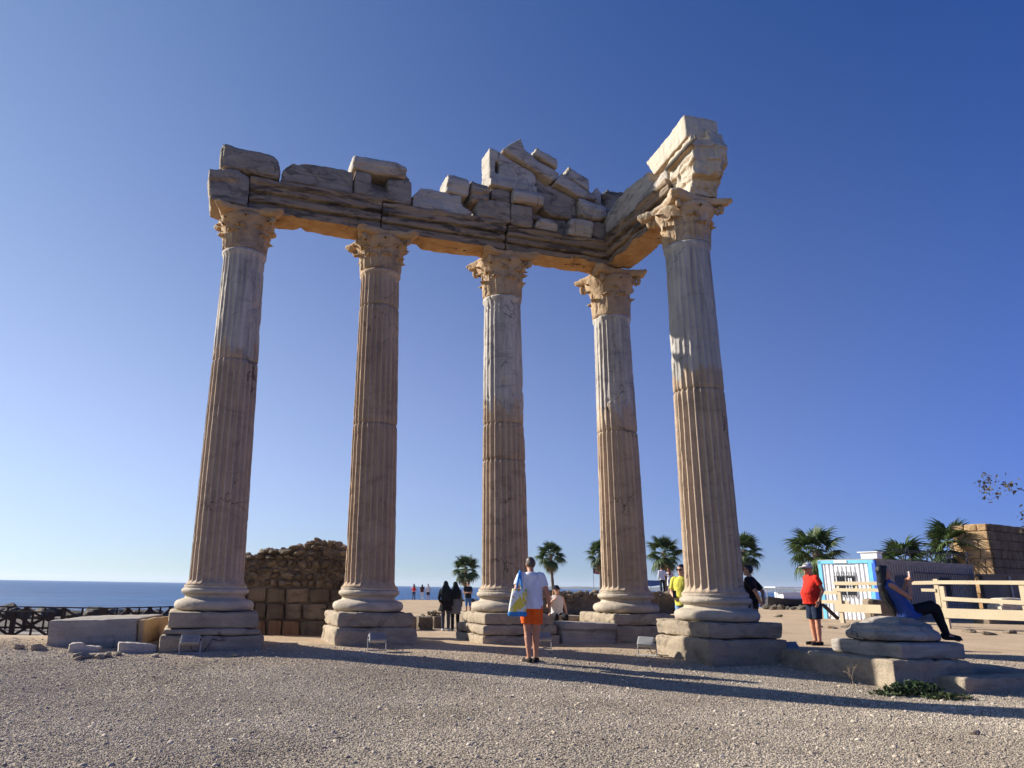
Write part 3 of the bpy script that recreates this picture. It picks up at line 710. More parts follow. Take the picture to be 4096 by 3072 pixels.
# ---- generic rubble stones
def stone_variants(n, seed, blocky=0.0, sub=2):
    out = []
    for k in range(n):
        b = MB(); b.ell((0, 0, 0), (.5, .5, .5), m=9, n=6); v = np.concatenate(b.v)
        if blocky: v = np.sign(v)*np.abs(v/.5)**(1-blocky)*.5
        v = v*(1+(.5 if not blocky else .22)*fbm(v*1.0+seed+k*7.7, 2.6, 3, seed+k)[:, None])
        if not blocky:
            for q in range(9):
                d = vnoise(np.array([[q*3.1+k, seed, .5], [q*5.7+k, seed, 1.5], [q*9.1+k, seed, 2.5]]), 5); d = d/(np.linalg.norm(d)+1e-6); h = v@d; v = v-np.clip(h-.34, 0, 9)[:, None]*d*.9
        b.v = [v]
        me = b.mesh('stone'); out.append(me)
    return out
def vary(mes, mat, suffix):
    r = []
    for m in mes:
        c = m.copy(); c.materials.clear(); c.materials.append(mat); r.append(c)
    return r
RUB = stone_variants(8, 3); BLK = stone_variants(6, 30, .74)
RUB_A = vary(RUB, MAT['rubble'], 'a'); RUB_B = vary(RUB, MAT['rubble_dark'], 'b')
BLK_A = vary(BLK, MAT['rubble'], 'a'); BLK_B = vary(BLK, MAT['rubble_dark'], 'b'); BLK_R = vary(BLK, MAT['rubble_red'], 'r')
ROCKS = vary(RUB, MAT['rock'], 'k')
def put(me, parent, loc, sc, rnd, name='stone', tilt=.3):
    o = link(name, me, None, parent, loc); o.scale = sc
    o.rotation_euler = (rnd.uniform(-tilt, tilt), rnd.uniform(-tilt, tilt), rnd.uniform(-PI, PI) if tilt > .2 else rnd.uniform(-.12, .12)); return o

# rubble wall between the first two columns
rnd = random.Random(5)
WY = 19.2; wl0 = aty(700, 2500, WY)[0]; wr0 = aty(1400, 2500, WY)[0]; wz = gz((wl0+wr0)/2, WY)-.05
wall = thing('rubble_wall', 'brown ruined wall of squared stones topped with rubble between the first two columns', 'ruined wall', (wl0, WY, wz))
WW = wr0-wl0
def wtop(x):   # outline of the top, from the photograph
    p = [(0, .9), (.25, 1.5), (.45, 2.25), (.62, 2.36), (.74, 2.38), (.78, 2.52), (.86, 2.52), (.90, 2.66), (1.02, 2.64), (1.10, 2.58), (1.20, 2.30), (1.5, 2.2)]
    xx = x/WW*1.2
    return .87*float(np.interp(xx, [q[0] for q in p], [q[1] for q in p]))
b = MB(); prf = [(0, -.2)]+[(WW*t/24, wtop(WW*t/24)-.12) for t in range(25)]+[(WW, -.2)]
b.prism(prf, .12, 1.1); stone('mortar_core', b, MAT['mortar'], .05, 1.5, wall, chip=.8)
z = .0
rows = [(.40, .44), (.38, .40), (.34, .36)]
for ri, (h, wd) in enumerate(rows):          # squared masonry
    x = -.1+.2*(ri % 2)
    while x < WW:
        w = wd*rnd.uniform(.6, 1.8)
        me = rnd.choice(BLK_R if (ri == 0 and .35 < x/WW < .62) else (BLK_A if rnd.random() < .45 else BLK_B))
        if z+h*.6 < wtop(min(max(x+w/2, 0), WW)): put(me, wall, (x+w/2, .22+rnd.uniform(-.05, .05), z+h/2), (w*1.02, .5, h*1.0), rnd, 'stone', .06)
        x += w+.025
    z += h+.02
while z < 2.75:                               # rubble
    x = 0; h = rnd.uniform(.10, .20)
    while x < WW:
        w = rnd.uniform(.11, .36)
        if z+h*.4 < wtop(min(x+w/2, WW)):
            put(rnd.choice(RUB_A if rnd.random() < .5 else RUB_B), wall, (x+w/2, .12+rnd.uniform(-.09, .09), z+h/2), (w*1.08, rnd.uniform(.25, .4), h*1.15), rnd, 'stone', .19)
        x += w
    z += h*.95
x = .0
while x < WW:                                 # capping stones along the broken top
    w = rnd.uniform(.14, .26); zt = wtop(x)
    for yy in (.2, .45, .7): put(rnd.choice(RUB_A), wall, (x+rnd.uniform(-.04, .04), yy, zt-.06+rnd.uniform(-.05, .08)), (w*1.2, .3, w), rnd, 'stone', .5)
    x += w

# low wall stumps between the second and third columns
def stump(label, p, w, h, d, mat, rz=.25):
    q = on(*p); b = MB(); b.box((0, d/2, h/2-.1), (w, d, h+.2)); o = stone('wall_stump', b, MAT[mat], .03, 1.0, None, q, rz, 1.0); return tag(o, label, 'stone block', 'low stumps of wall between the columns')
stump('narrow brown wall stump close beside the second pedestal', (1648, 2522), .32, .48, .5, 'rubble')
stump('wider brown wall stump between the second pedestal and the two women', (1703, 2519), .56, .46, .5, 'rubble')
stump('dark wall stump directly left of the two women in headscarves', (1752, 2514), .34, .42, .5, 'rubble_dark')
q = on(1730, 2508); heap = thing('rubble_heap', 'small heap of broken stones on the low wall stumps left of the two women', 'stone heap', (q[0]-.1, q[1]+.45, q[2]))
for k in range(26):
    xx = rnd.uniform(-.35, .5); top = .42+.30*max(0, 1-abs(xx-.28)/.55)
    put(rnd.choice(RUB_A), heap, (xx, rnd.uniform(-.12, .2), rnd.uniform(.33, top)), (rnd.uniform(.12, .26), .2, rnd.uniform(.08, .15)), rnd, 'stone', .5)

# long low rubble wall farther back
FY = 48.0; fx0 = aty(2140, 2400, FY)[0]; fx1 = aty(2790, 2400, FY)[0]; fz = gz((fx0+fx1)/2, FY)-.1
fw = thing('rubble_wall', 'long low rubble wall in the background between the third and rightmost columns', 'ruined wall', (fx0, FY, fz))
FW = fx1-fx0; FH = .95-fz
b = MB(); b.prism([(0, -.3), (FW, -.3), (FW, FH-.15), (FW*.62, FH-.1), (FW*.3, FH-.16), (0, FH-.2)], .1, 7.0); stone('mortar_core', b, MAT['rubble_dark'], .12, 2.5, fw, chip=1.5)
x = 0
while x < FW:
    w = rnd.uniform(.25, .55)
    for zz in (FH-.22, FH-.02): put(rnd.choice(RUB_A), fw, (x, rnd.uniform(.0, .35), zz+rnd.uniform(-.08, .07)), (w*1.2, .5, w*.75), rnd, 'stone', .4)
    x += w*.8
for k in range(60): put(rnd.choice(RUB_B), fw, (rnd.uniform(0, FW), .08, rnd.uniform(0, FH-.4)), (rnd.uniform(.3, .7), .3, rnd.uniform(.2, .4)), rnd, 'stone', .15)

# ---- the column base fragment on blocks, front right
Pc = on(3588, 2764)
cb = thing('stepped_block', 'massive rough foundation block under the seated woman, its left face sunlit', 'stone block', Pc, TH)
b = MB(); b.prism([(0, -.2), (1.62, -.2), (1.60, .40), (.0, .44)], 0, 2.45); stone('block_body', b, MAT['pedestal'], .032, 1.0, cb, chip=.7)
b = MB(); b.prism([(1.66, -.2), (3.4, -.2), (3.4, .22), (1.66, .25)], .5, 2.3); stone('step', b, MAT['pedestal'], .04, 1.0, cb, chip=.6)
def off(base, a, s_, d_, z): return (base[0]+math.cos(a)*s_-math.sin(a)*d_, base[1]+math.sin(a)*s_+math.cos(a)*d_, base[2]+z)
pl = off(Pc, TH, .36, .10, .42)
local_stone('plinth_slab', 'square veined marble plinth lying on the rough foundation block', 'stone slab', 'marble', pl, TH, [('box', (.66, .75, .125), (1.32, 1.42, .245))], rough=.45, chip=.5, voxel=.028)
BC = off(pl, TH, .64, .78, .25)
prof = [(.0, 0)]+[(.62+.085*math.cos(-PI/2+PI*k/10), .085+.082*math.sin(-PI/2+PI*k/10)) for k in range(11)]+[(.60, .175), (.58, .19), (.60, .205), (.60, .25), (.55, .265), (0, .265)]
b = MB(); b.lathe(prof, 56); b.prism([(-.30, .22), (.46, .22), (.42, .29), (.26, .355), (.0, .375), (-.2, .33)], -.34, .36)
o = stone('column_base_fragment', b, MAT['marble'], .026, .8, None, BC, TH, 1.0); tag(o, 'broken round column base of grey marble that the woman sits on', 'column base')
pb = on(3862, 2776)
local_stone('stone_block', 'flat block at the right edge of the picture with a sunlit end', 'stone block', 'pedestal', pb, TH-.05, [('prism', [(0, -.1), (2.2, -.1), (2.2, .22), (.02, .22)], 0, .55)], chip=.5)

# loose stones
LS = stone_variants(5, 60); LSm = vary(LS, MAT['pedestal'], 'p')
for p, s in [((330, 2634), .22), ((365, 2630), .18), ((395, 2632), .2), ((430, 2628), .16), ((310, 2640), .14), ((470, 2622), .15), ((1060, 2612), .12), ((940, 2626), .14), ((620, 2628), .14), ((75, 2596), .2), ((150, 2600), .24), ((2130, 2690), .07), ((3900, 2938), .12), ((2050, 2570), .14), ((2700, 2612), .10)]:
    q = on(*p); o = put(rnd.choice(LSm), None, (q[0], q[1], q[2]+s*.15), (s*1.4, s, s*.6), rnd, 'loose_stone', .25)
    tag(o, 'small loose stone lying on the gravel', 'stone', 'loose stones on the gravel')
for p, s in [((3390, 2512), .35), ((3330, 2514), .3), ((3280, 2510), .2), ((3440, 2520), .25), ((3110, 2468), .4), ((3880, 2530), .45), ((3960, 2540), .35), ((4040, 2534), .4)]:
    q = on(*p); o = put(rnd.choice(RUB_A), None, (q[0], q[1], q[2]+s*.05), (s*1.7, s, s*.5), rnd, 'rock', .25)
    tag(o, 'flat brown rock lying on the sand at the right', 'rock', 'rocks on the sand')
q = on(3540, 2492); o = put(BLK_A[2], None, (q[0], q[1], q[2]+.42), (1.35, .8, 1.0), rnd, 'rubble_block', .05); tag(o, 'rough brown conglomerate block behind the seated woman', 'rock')

# shore rocks on the left
k = 0
for px_ in np.concatenate([np.linspace(-60, 720, 34), np.linspace(1860, 1960, 5)]):
    left_ = px_ < 800
    Y = rnd.uniform(46, 53) if left_ else rnd.uniform(80, 88)
    x = (px_-PPX)/FPX*Y; s = rnd.uniform(.7, 1.5) if left_ else rnd.uniform(.6, 1.0)
    o = put(rnd.choice(ROCKS), None, (x, Y, gz(x, Y)+s*.12), (s*1.5, s, s*.7), rnd, 'shore_rock', .3)
    tag(o, 'dark rock on the shore beyond the wooden fence' if left_ else 'dark rock at the edge of the beach behind the man with the phone', 'rock', 'rocks along the shore' if left_ else 'rocks at the edge of the beach')

# ------------------------------------------------------------------ wooden walkway with cross braced railings (left)
def railing(label, a, b_, n, h=1.0, post=.15):
    a = np.array(a); b_ = np.array(b_); root = thing('wooden_railing', label, 'fence', tuple(a), 0, 'railings of the seaside walkway')
    d = b_-a
    me_p = MB().box((0, 0, h/2), (post, post, h+.06)).mesh('post')
    for k in range(n+1): link('post', me_p, MAT['dark_wood'], root, tuple(d*k/n))
    def rail(nm, z, w, t):
        bb = MB(); bb.bar((0, 0, z), tuple(d+np.array([0, 0, z])), w, t); link(nm, bb.mesh(nm), MAT['dark_wood'], root)
    rail('top_rail', h, .12, .05); rail('bottom_rail', .12, .06, .08)
    for k in range(n):
        p0 = d*k/n; p1 = d*(k+1)/n
        for s in (0, 1):
            bb = MB(); q0 = p0+np.array([0, .03*(1 if s else -1), .14 if s else h-.05]); q1 = p1+np.array([0, .03*(1 if s else -1), h-.05 if s else .14]); bb.bar(q0, q1, .04, .09)
            link('brace', bb.mesh('brace'), MAT['dark_wood'], root)
        m0 = (p0+p1)/2; bb = MB(); bb.box(m0+np.array([0, 0, h/2]), (.07, .05, h-.05)); link('baluster', bb.mesh('baluster'), MAT['dark_wood'], root)
FYn, FYf = 29.0, 35.0
zr = -1.0
n0 = aty(-420, 2550, FYn); n1 = aty(196, 2550, FYn); f0 = aty(-500, 2480, FYf); f1 = aty(400, 2480, FYf); f2 = aty(1000, 2480, FYf+6)
railing('dark wooden cross braced railing at the left edge, nearer of the two', (n0[0], FYn, zr), (n1[0], FYn, zr+.03), 4)
railing('dark wooden railing on the far side of the walkway in front of the sea', (f0[0], FYf, zr), (f1[0], FYf, zr), 6)
railing('dark wooden railing running right behind the leftmost pedestal', (f1[0]+.2, FYf, zr), (f2[0], FYf+5, zr+.1), 7)
walk = thing('boardwalk', 'pale plank walkway between the two dark railings', 'walkway', (n0[0], FYn+.3, zr-.02))
me_b = MB().box((0, 2.6, 0), (.17, 5.2, .05)).mesh('plank')
for k in range(44): link('plank', me_b, MAT['deck_wood'], walk, (.2*k, 0, .0))

# ------------------------------------------------------------------ floodlights
def floodlight(label, p, rz, sc=1.0, lit=False, Y=None):
    q = on(*p)
    if Y: x, yy, _ = aty(p[0], p[1], Y); q = (x, Y, gz(x, Y))
    t = thing('floodlight', label, 'floodlight', q, rz, 'floodlights at the feet of the columns'); t.scale = (sc,)*3
    b = MB(); tilt = .5; rot = Matrix.Rotation(-tilt, 3, 'X')
    b.box((0, 0, .235), (.32, .10, .16), rot=rot); me = b.mesh('housing'); h = link('housing', me, MAT['metal_grey'], t)
    bev = h.modifiers.new('bevel', 'BEVEL'); bev.width = .012; bev.segments = 2
    b = MB()
    for k in range(7): b.box(np.array((0, 0, .235))+np.array(rot@Vector((0, -.058, -.066+.022*k))), (.30, .022, .008), rot=rot)
    link('cooling_fins', b.mesh('cooling_fins'), MAT['metal_grey'], t)
    b = MB(); b.box(np.array((0, 0, .235))+np.array(rot@Vector((0, .053, 0))), (.28, .006, .12), rot=rot); link('glass', b.mesh('glass'), MAT['lamp_glass'], t)
    for s in (-1, 1):
        b = MB(); b.tube([(s*.175, 0, .24), (s*.18, 0, .12), (s*.175, 0, .0)], .010, 8); link('leg', b.mesh('leg'), MAT['metal_grey'], t)
        b = MB(); b.ell((s*.172, 0, .24), (.014, .022, .022), m=10, n=6); link('pivot_knob', b.mesh('pivot_knob'), MAT['metal_dark'], t)
    b = MB(); b.tube([(-.175, 0, .012), (.175, 0, .012)], .010, 8); link('base_bar', b.mesh('base_bar'), MAT['metal_grey'], t)
    b = MB(); b.tube([(.0, .03, .17), (.02, .12, .06), (.1, .25, .01), (.35, .4, .012)], .007, 6); link('cable', b.mesh('cable'), MAT['metal_dark'], t)
    return t
floodlight('grey floodlight on the gravel in front of the leftmost pedestal', (757, 2617), .15, 1.05)
floodlight('grey floodlight in front of the second pedestal', (1507, 2603), .25)
floodlight('grey floodlight half hidden behind the legs of the man in orange shorts', (2172, 2596), .2)
floodlight('sunlit floodlight turned to the left, standing between the two right pedestals', (2590, 2624), -.75, 1.05)
floodlight('dark floodlight tucked behind the right side of the nearest pedestal', (3168, 2640), .5, 1.0)
# ------------------------------------------------------------------ palms
def leaf_mat(name, c0, c1):
    g = G(name); oi = g.n.new('ShaderNodeObjectInfo').outputs['Random']
    c = g.mix(oi, c0, c1); c = g.mix(.5, c, g.ramp(g.noise(3.0, 4, .6), .3, .7, (.6, .6, .6), (1.3, 1.3, 1.2)), 'MULTIPLY')
    m = g.done(c, .55, None, .3)
    tr = g.n.new('ShaderNodeBsdfTranslucent'); g.l.new(c, tr.inputs[0]); mx = g.n.new('ShaderNodeMixShader'); mx.inputs[0].default_value = .25
    out = g.n['Material Output']; g.l.new(g.b.outputs[0], mx.inputs[1]); g.l.new(tr.outputs[0], mx.inputs[2]); g.l.new(mx.outputs[0], out.inputs[0]); return m
MAT['palm'] = leaf_mat('palm_leaf', (.035, .065, .022), (.085, .12, .035))
MAT['dry_palm'] = leaf_mat('dry_palm_leaf', (.22, .17, .08), (.30, .24, .12))
MAT['palm_trunk'] = wood('palm_trunk', (.10, .08, .06), (.20, .16, .12), (1, 1, 7), .9)
def frond_mesh(seed, droop):
    """fan leaf: stalk along +x, a folded fan of blades at its end"""
    r = random.Random(seed); b = MB()
    st = [(t*.85, 0, .10*math.sin(t*1.5)-droop*.25*t*t) for t in np.linspace(0, 1, 6)]
    b.tube(st, [.022-.010*k/5 for k in range(6)], 5); ex, ey, ez = st[-1]; n = 22
    for k in range(n):
        a = (k/(n-1)*2-1)*1.95; L = .92*(1-.22*abs(a)/1.95)*r.uniform(.86, 1.05); w = .05; sg = 1 if k % 2 else -1
        dx, dy = math.cos(a), math.sin(a); pr = []
        for j, (t, ww) in enumerate(((0, .3), (.3, 1.0), (.58, 1.0), (.8, .55), (1.0, .08))):
            dz = -droop*(t*L)**2*.55-.10*abs(math.sin(a))*t*L-(.55*max(0, t-.62)**1.5)*r.uniform(.8, 2.2)
            c = (ex+dx*L*t, ey+dy*L*t, ez+dz); s = w*ww
            pr.append(((c[0]-dy*s, c[1]+dx*s, c[2]+.018*sg*ww), (c[0]+dy*s, c[1]-dx*s, c[2]-.018*sg*ww)))
        v = [p for q in pr for p in q]; b.add(v, [(2*i, 2*i+1, 2*i+3, 2*i+2) for i in range(4)])
    return b.mesh('frond')
FROND = [frond_mesh(k, d) for k, d in enumerate((.15, .35, .6, .9, 1.3))]
DRY = frond_mesh(9, 1.8); DRY.materials.append(MAT['dry_palm'])
def palm(label, px_, py_, Y, R, foot=None, rtrunk=.16, seed=0):
    r = random.Random(seed); cx, cy, cz = aty(px_, py_, Y)
    bx = cx if foot is None else aty(foot, 2380, Y)[0]; by = Y; z0 = gz(bx, by)-.1
    t = thing('palm_tree', label, 'palm tree', (bx, by, z0), 0, 'fan palms along the shore')
    top = np.array((cx-bx, 0, cz-z0-.15*R)); b = MB(); pts, rad = [], []
    for k in range(15):
        q = k/14; pts.append((top[0]*q**1.4+.05*math.sin(q*4+seed), .04*math.cos(q*5), top[2]*q)); rad.append(rtrunk*(1.35-.55*q+.12*(k % 2)) if k > 0 else rtrunk*1.7)
    b.tube(pts, rad, 12); link('trunk', b.mesh('trunk'), MAT['palm_trunk'], t, smooth=True)
    b = MB(); b.ell(top+np.array((0, 0, -.05)), (.26, .26, .38), m=10, n=7); link('crown_boss', b.mesh('crown_boss'), MAT['palm_trunk'], t)
    n = 28
    for k in range(n):
        q = (k+.5)/n; el = math.radians(82-118*q**.85+r.uniform(-9, 9)); az = k*2.39996+r.uniform(-.3, .3)
        me = FROND[min(4, int(q*5))]; sc = R/1.55*r.uniform(.82, 1.06)
        o = link('frond', me, MAT['palm'], t, tuple(top)); o.scale = (sc,)*3
        o.rotation_euler = (r.uniform(-.5, .5), -el, az)
    for k in range(5):
        o = link('dry_frond', DRY, None, t, tuple(top+np.array((0, 0, -.1)))); o.scale = (R/1.9,)*3; o.rotation_euler = (0, math.radians(r.uniform(45, 70)), k*1.3+seed)
palm('small fan palm behind the man with the phone, left of the middle column', 1863, 2268, 95, 1.85, seed=1)
palm('fan palm rising over the woman in the dark cap', 2203, 2215, 95, 1.9, 2215, seed=2)
palm('fan palm half hidden behind the left side of the fourth column', 2400, 2208, 95, 1.9, seed=3)
palm('broad fan palm between the fourth and rightmost columns over the embracing couple', 2655, 2205, 73, 1.85, seed=4)
palm('fan palm showing right of the rightmost column, over the man in black', 2975, 2200, 73, 1.85, 3018, .12, seed=5)
palm('large fan palm directly behind the man in the red shirt', 3263, 2196, 50, 1.95, 3320, .21, seed=6)
palm('low fan palm crown just above the roof of the white cabin', 3612, 2240, 44, 1.7, seed=7)
palm('fan palm against the left edge of the stone building', 3815, 2172, 46, 1.85, seed=8)

# ------------------------------------------------------------------ white and blue cabin
MAT['white_paint'] = plain('white_paint', (.80, .80, .80), .5, .08, 3, .05)
MAT['sky_blue'] = plain('light_blue_paint', (.16, .50, .72), .5, .08, 3, .05)
MAT['royal_blue'] = plain('royal_blue_paint', (.03, .12, .55), .5, .1, 3, .05)
MAT['shed_grey'] = plain('grey_brown_cladding', (.35, .31, .26), .8, .25, 2, .1)
MAT['window_dark'] = plain('dark_window', (.03, .035, .05), .15, .1, 2, 0)
MAT['plaster'] = plain('dull_plaster', (.17, .15, .13), .9, .25, 2, .3)
HC = aty(3526, 2484, 35.0); HC = (HC[0], HC[1], gz(HC[0], HC[1])-.05)
n_ = np.array((-.85, -.53)); n_ /= np.linalg.norm(n_); e1 = np.array((n_[1], -n_[0]))       # along the lit end, to the left and back
hut_rz = math.atan2(-e1[1], -e1[0])              # local -x runs along the lit end, local +y into the cabin
hut = thing('site_cabin', 'white ribbed cabin with blue trim and a grilled window', 'cabin', HC, hut_rz)
HW, HH, HL = 2.62, 2.70, 9.5
def part(nm, mat, par, c, s, bev=0):
    o = link(nm, MB().box((0, 0, 0), s).mesh(nm), MAT[mat], par, c)
    if bev: m = o.modifiers.new('b', 'BEVEL'); m.width = bev; m.segments = 2
    return o
part('end_wall', 'white_paint', hut, (-HW/2, .05, HH/2), (HW, .06, HH)); part('roof', 'shed_grey', hut, (-HW/2, HL/2, HH+.02), (HW+.05, HL, .08))
part('side_wall', 'shed_grey', hut, (-.05, HL/2, HH/2), (.06, HL, HH)); part('rear_wall', 'shed_grey', hut, (-HW+.05, HL/2, HH/2), (.06, HL, HH))
k = 0
for x in np.arange(-HW+.22, -.25, .205):
    if -1.80 < x < -.95: part('rib', 'white_paint', hut, (x, .0, .52), (.12, .05, 1.04), .012); part('rib', 'white_paint', hut, (x, .0, HH-.48), (.12, .05, .5), .012)
    else: part('rib', 'white_paint', hut, (x, .0, HH/2), (.12, .05, HH-.3), .012)
part('top_trim', 'sky_blue', hut, (-HW/2, -.02, HH-.06), (HW, .09, .15)); part('corner_trim', 'sky_blue', hut, (-HW+.09, -.02, HH/2), (.17, .09, HH)); part('corner_trim', 'sky_blue', hut, (-.15, -.02, HH/2), (.16, .09, HH))
part('corner_post', 'royal_blue', hut, (.0, .02, HH/2), (.14, .16, HH)); part('name_plate', 'white_paint', hut, (-1.5, -.075, HH-.05), (.62, .03, .12))
w = part('window', 'window_dark', hut, (-1.38, .01, 1.58), (.86, .04, .92)); part('mullion', 'white_paint', w, (0, -.03, 0), (.05, .03, .92)); part('frame', 'white_paint', w, (0, -.03, .47), (.95, .04, .05)); part('frame', 'white_paint', w, (0, -.03, -.47), (.95, .04, .05)); part('pane', 'white_paint', w, (.22, -.03, .1), (.2, .02, .45))
for x in np.arange(-.46, .47, .115): part('grille_bar', 'metal_dark', w, (x, -.10, .05), (.022, .022, 1.15))
for z in (-.4, 0, .4): part('grille_bar', 'metal_dark', w, (0, -.10, z), (.95, .02, .022))
for y in np.arange(.35, HL, .23): part('rib', 'shed_grey', hut, (-.0, y, HH/2), (.05, .12, HH-.3))
for y0, zc, hh_ in ((2.1, 1.55, .9), (6.2, 1.55, .9)):
    w = part('window', 'window_dark', hut, (.0, y0, zc), (.07, .95, hh_))
    for y in np.arange(-.5, .51, .125): part('grille_bar', 'metal_dark', w, (.10, y, 0), (.02, .02, 1.05))
b = MB(); b.tube([(.14, 3.2, 2.22), (.14, 9.4, 2.22)], .022, 8); link('pipe', b.mesh('pipe'), MAT['metal_dark'], hut)
b = MB(); b.box((-.25, .35, HH+.19), (.75, .42, .26)); b.box((-.28, .33, HH+.36), (.95, .5, .05)); o = link('roof_unit', b.mesh('roof_unit'), MAT['white_paint'], hut); m = o.modifiers.new('b', 'BEVEL'); m.width = .05; m.segments = 3
# bent pipes of an unfinished canopy over the cabin
fr = thing('canopy_frame', 'thin dark arched pipes of a bare canopy above the grey side of the cabin', 'canopy frame', (HC[0], HC[1], HC[2]+HH), hut_rz)
for y0 in (2.4, 4.4, 6.4, 8.4):
    b = MB(); b.tube([(.2-.5*t, y0+1.6*t, .06+.62*math.sin(t*PI)) for t in np.linspace(0, 1, 14)], .028, 6); link('arch', b.mesh('arch'), MAT['metal_dark'], fr)
    b = MB(); b.tube([(-.6+.7*t, y0-1.2+2.4*t, .06+.45*math.sin(t*PI)) for t in np.linspace(0, 1, 14)], .022, 6); link('arch', b.mesh('arch'), MAT['metal_dark'], fr)
b = MB(); b.tube([(-.1, 2.0, .55), (-.1, 10.0, .55)], .025, 6); link('ridge_pipe', b.mesh('ridge_pipe'), MAT['metal_dark'], fr)

# ------------------------------------------------------------------ stone building at the right edge
BCn = aty(3986, 2300, 44.0); SB = thing('stone_building', 'stone building at the right edge, sunlit sandstone left face and right face coloured dark as its shade', 'building', (BCn[0], 44.0, -.2), hut_rz)
b = MB(); b.box((-1.06, 2.6, 2.65), (1.74, 5.2, 5.3)); link('mortar_core', b.mesh('mortar_core'), MAT['sandmortar'], SB); b = MB(); b.box((-.12, 2.65, 2.6), (.12, 5.1, 5.2)); link('shade_mortar', b.mesh('shade_mortar'), MAT['rubble_dark'], SB)  # thin core behind the right face, darkened along with its painted shade
SB_ = stone_variants(6, 90, .78); SS = vary(SB_, MAT['sandstone'], 's'); SS_SHADE = vary(SB_, MAT['rubble_dark'], 'd')  # same stones twice: sandstone, and a dark set with the right face's shade in its colour
z = 0; r = random.Random(2)
while z < 5.3:
    h = r.choice((.42, .5, .56)); x = -1.94
    if z+h > 5.4: h = 5.4-z
    while x < -.08:
        w = min(r.uniform(.42, 1.0), -.05-x)
        if -.05-(x+w) < .25: w = -.05-x
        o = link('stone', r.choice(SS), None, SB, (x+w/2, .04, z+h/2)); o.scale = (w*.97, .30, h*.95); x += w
    y = .0
    while y < 5.2:
        w = min(r.uniform(.6, 1.2), 5.25-y)
        if 5.25-(y+w) < .3: w = 5.25-y
        o = link('stone', r.choice(SS_SHADE), None, SB, (-.06, y+w/2, z+h/2)); o.scale = (.26, w*.97, h*.95); y += w
    z += h
LW = aty(3950, 2400, 39.0); lw_ = thing('low_shed', 'dull grey plastered lean-to wall below the stone building', 'shed', (LW[0], 39.0, -.2), 0)
part('wall', 'plaster', lw_, (2.2, .1, 1.15), (4.6, .3, 2.3)); part('coping', 'plaster', lw_, (2.2, .1, 2.34), (4.75, .42, .1)); b = MB(); b.tube([(1.2, -.12, 2.3), (1.25, -.12, 1.0), (1.3, -.12, 0)], .05, 8); link('downpipe', b.mesh('downpipe'), MAT['metal_grey'], lw_)

# ------------------------------------------------------------------ pale plank fence in front of the cabin
FN = 31.5; f0 = aty(3352, 2480, FN)
pf = thing('plank_fence', 'unpainted pale plank fence with wide gaps behind the seated woman', 'fence', (f0[0], FN, gz(f0[0], FN)))
FO = np.array(pf.location)
_A = np.array(aty(3333, 2400, 32.0))[:2]; _B = np.array(aty(4130, 2400, 25.2))[:2]; _n = np.array((_B[1]-_A[1], _A[0]-_B[0])); _n /= np.linalg.norm(_n); _n = _n if _n[1] > 0 else -_n
def fpt(px_, py_, dy=0):
    d = ray(px_, py_); k_ = (np.dot(_A, _n)+dy)/np.dot(d[:2], _n); return np.array((d[0]*k_, d[1]*k_, d[2]*k_+CAM_H))
def plank(nm, xa, ya, xb, yb, wpx, dy=0, th=.035):
    a = fpt(xa, ya, dy); c_ = fpt(xb, yb, dy); wm = wpx/3009*.5*(a[1]+c_[1])*1.03; a = a-FO; c_ = c_-FO; b = MB(); b.bar(a, c_, th, wm); link(nm, b.mesh(nm), MAT['pale_wood'], pf)
for xa, ya, xb, yb, w in ((3333, 2333, 3550, 2334, 13), (3333, 2359, 3560, 2361, 12), (3340, 2431, 3525, 2437, 30), (3640, 2332, 3745, 2330, 13), (3686, 2360, 3743, 2361, 11), (3745, 2329, 4130, 2331, 14), (3765, 2394, 4130, 2413, 15), (3770, 2452, 4130, 2464, 36)):
    plank('plank', xa, ya, xb, yb, w)
for xa, ya, xb, yb, w in ((3278, 2371, 3352, 2371, 12), (3276, 2406, 3398, 2410, 13)): plank('plank', xa, ya, xb, yb, w, .12)
for x, yt, yb in ((3357, 2362, 2484), (3743, 2316, 2492), (3768, 2345, 2492), (4085, 2325, 2492)):
    a = fpt(x, yt, .07)-FO; gzz = gz(a[0]+FO[0], a[1]+FO[1])-FO[2]-.1; b = MB(); b.box((a[0], a[1], (a[2]+gzz)/2), (.16, .10, a[2]-gzz), rz=math.atan2(_B[1]-_A[1], _B[0]-_A[0])); link('post', b.mesh('post'), MAT['pale_wood'], pf)
for x in (3352, 3425, 3480, 3520): plank('batten', x, 2338, x+1, 2356, 14, .05, .03)
q = on(3310, 2478); b = MB(); b.bar((-.35, 0, .85), (.55, .1, .02), .05, .16); o = link('leaning_board', b.mesh('leaning_board'), MAT['dark_wood'], None, q); tag(o, 'dark board leaning on the sand behind the man in red', 'board')
for (x, y, sx, lab) in ((4030, 2408, 1.3, 'upper pale marble piece lying behind the plank fence'), (4020, 2432, 1.1, 'lower pale marble piece lying behind the plank fence')):
    b = MB(); b.box((0, 0, .2), (sx, .7, .4)); p = aty(x, y, 33.5); o = stone('marble_piece', b, MAT['block_white'], .05, 1.4, None, (p[0], 33.5, p[2]-.25), .2, 1.0); tag(o, lab, 'stone block')
p = aty(4010, 2460, 33.5); b = MB(); b.box((0, 0, .25), (2.6, .9, .7)); o = stone('stone_block', b, MAT['rubble'], .06, 1.2, None, (p[0]+.3, 33.6, gz(p[0], 33.6)), .1, .8); tag(o, 'brown block carrying the pale marble pieces behind the fence', 'stone block')

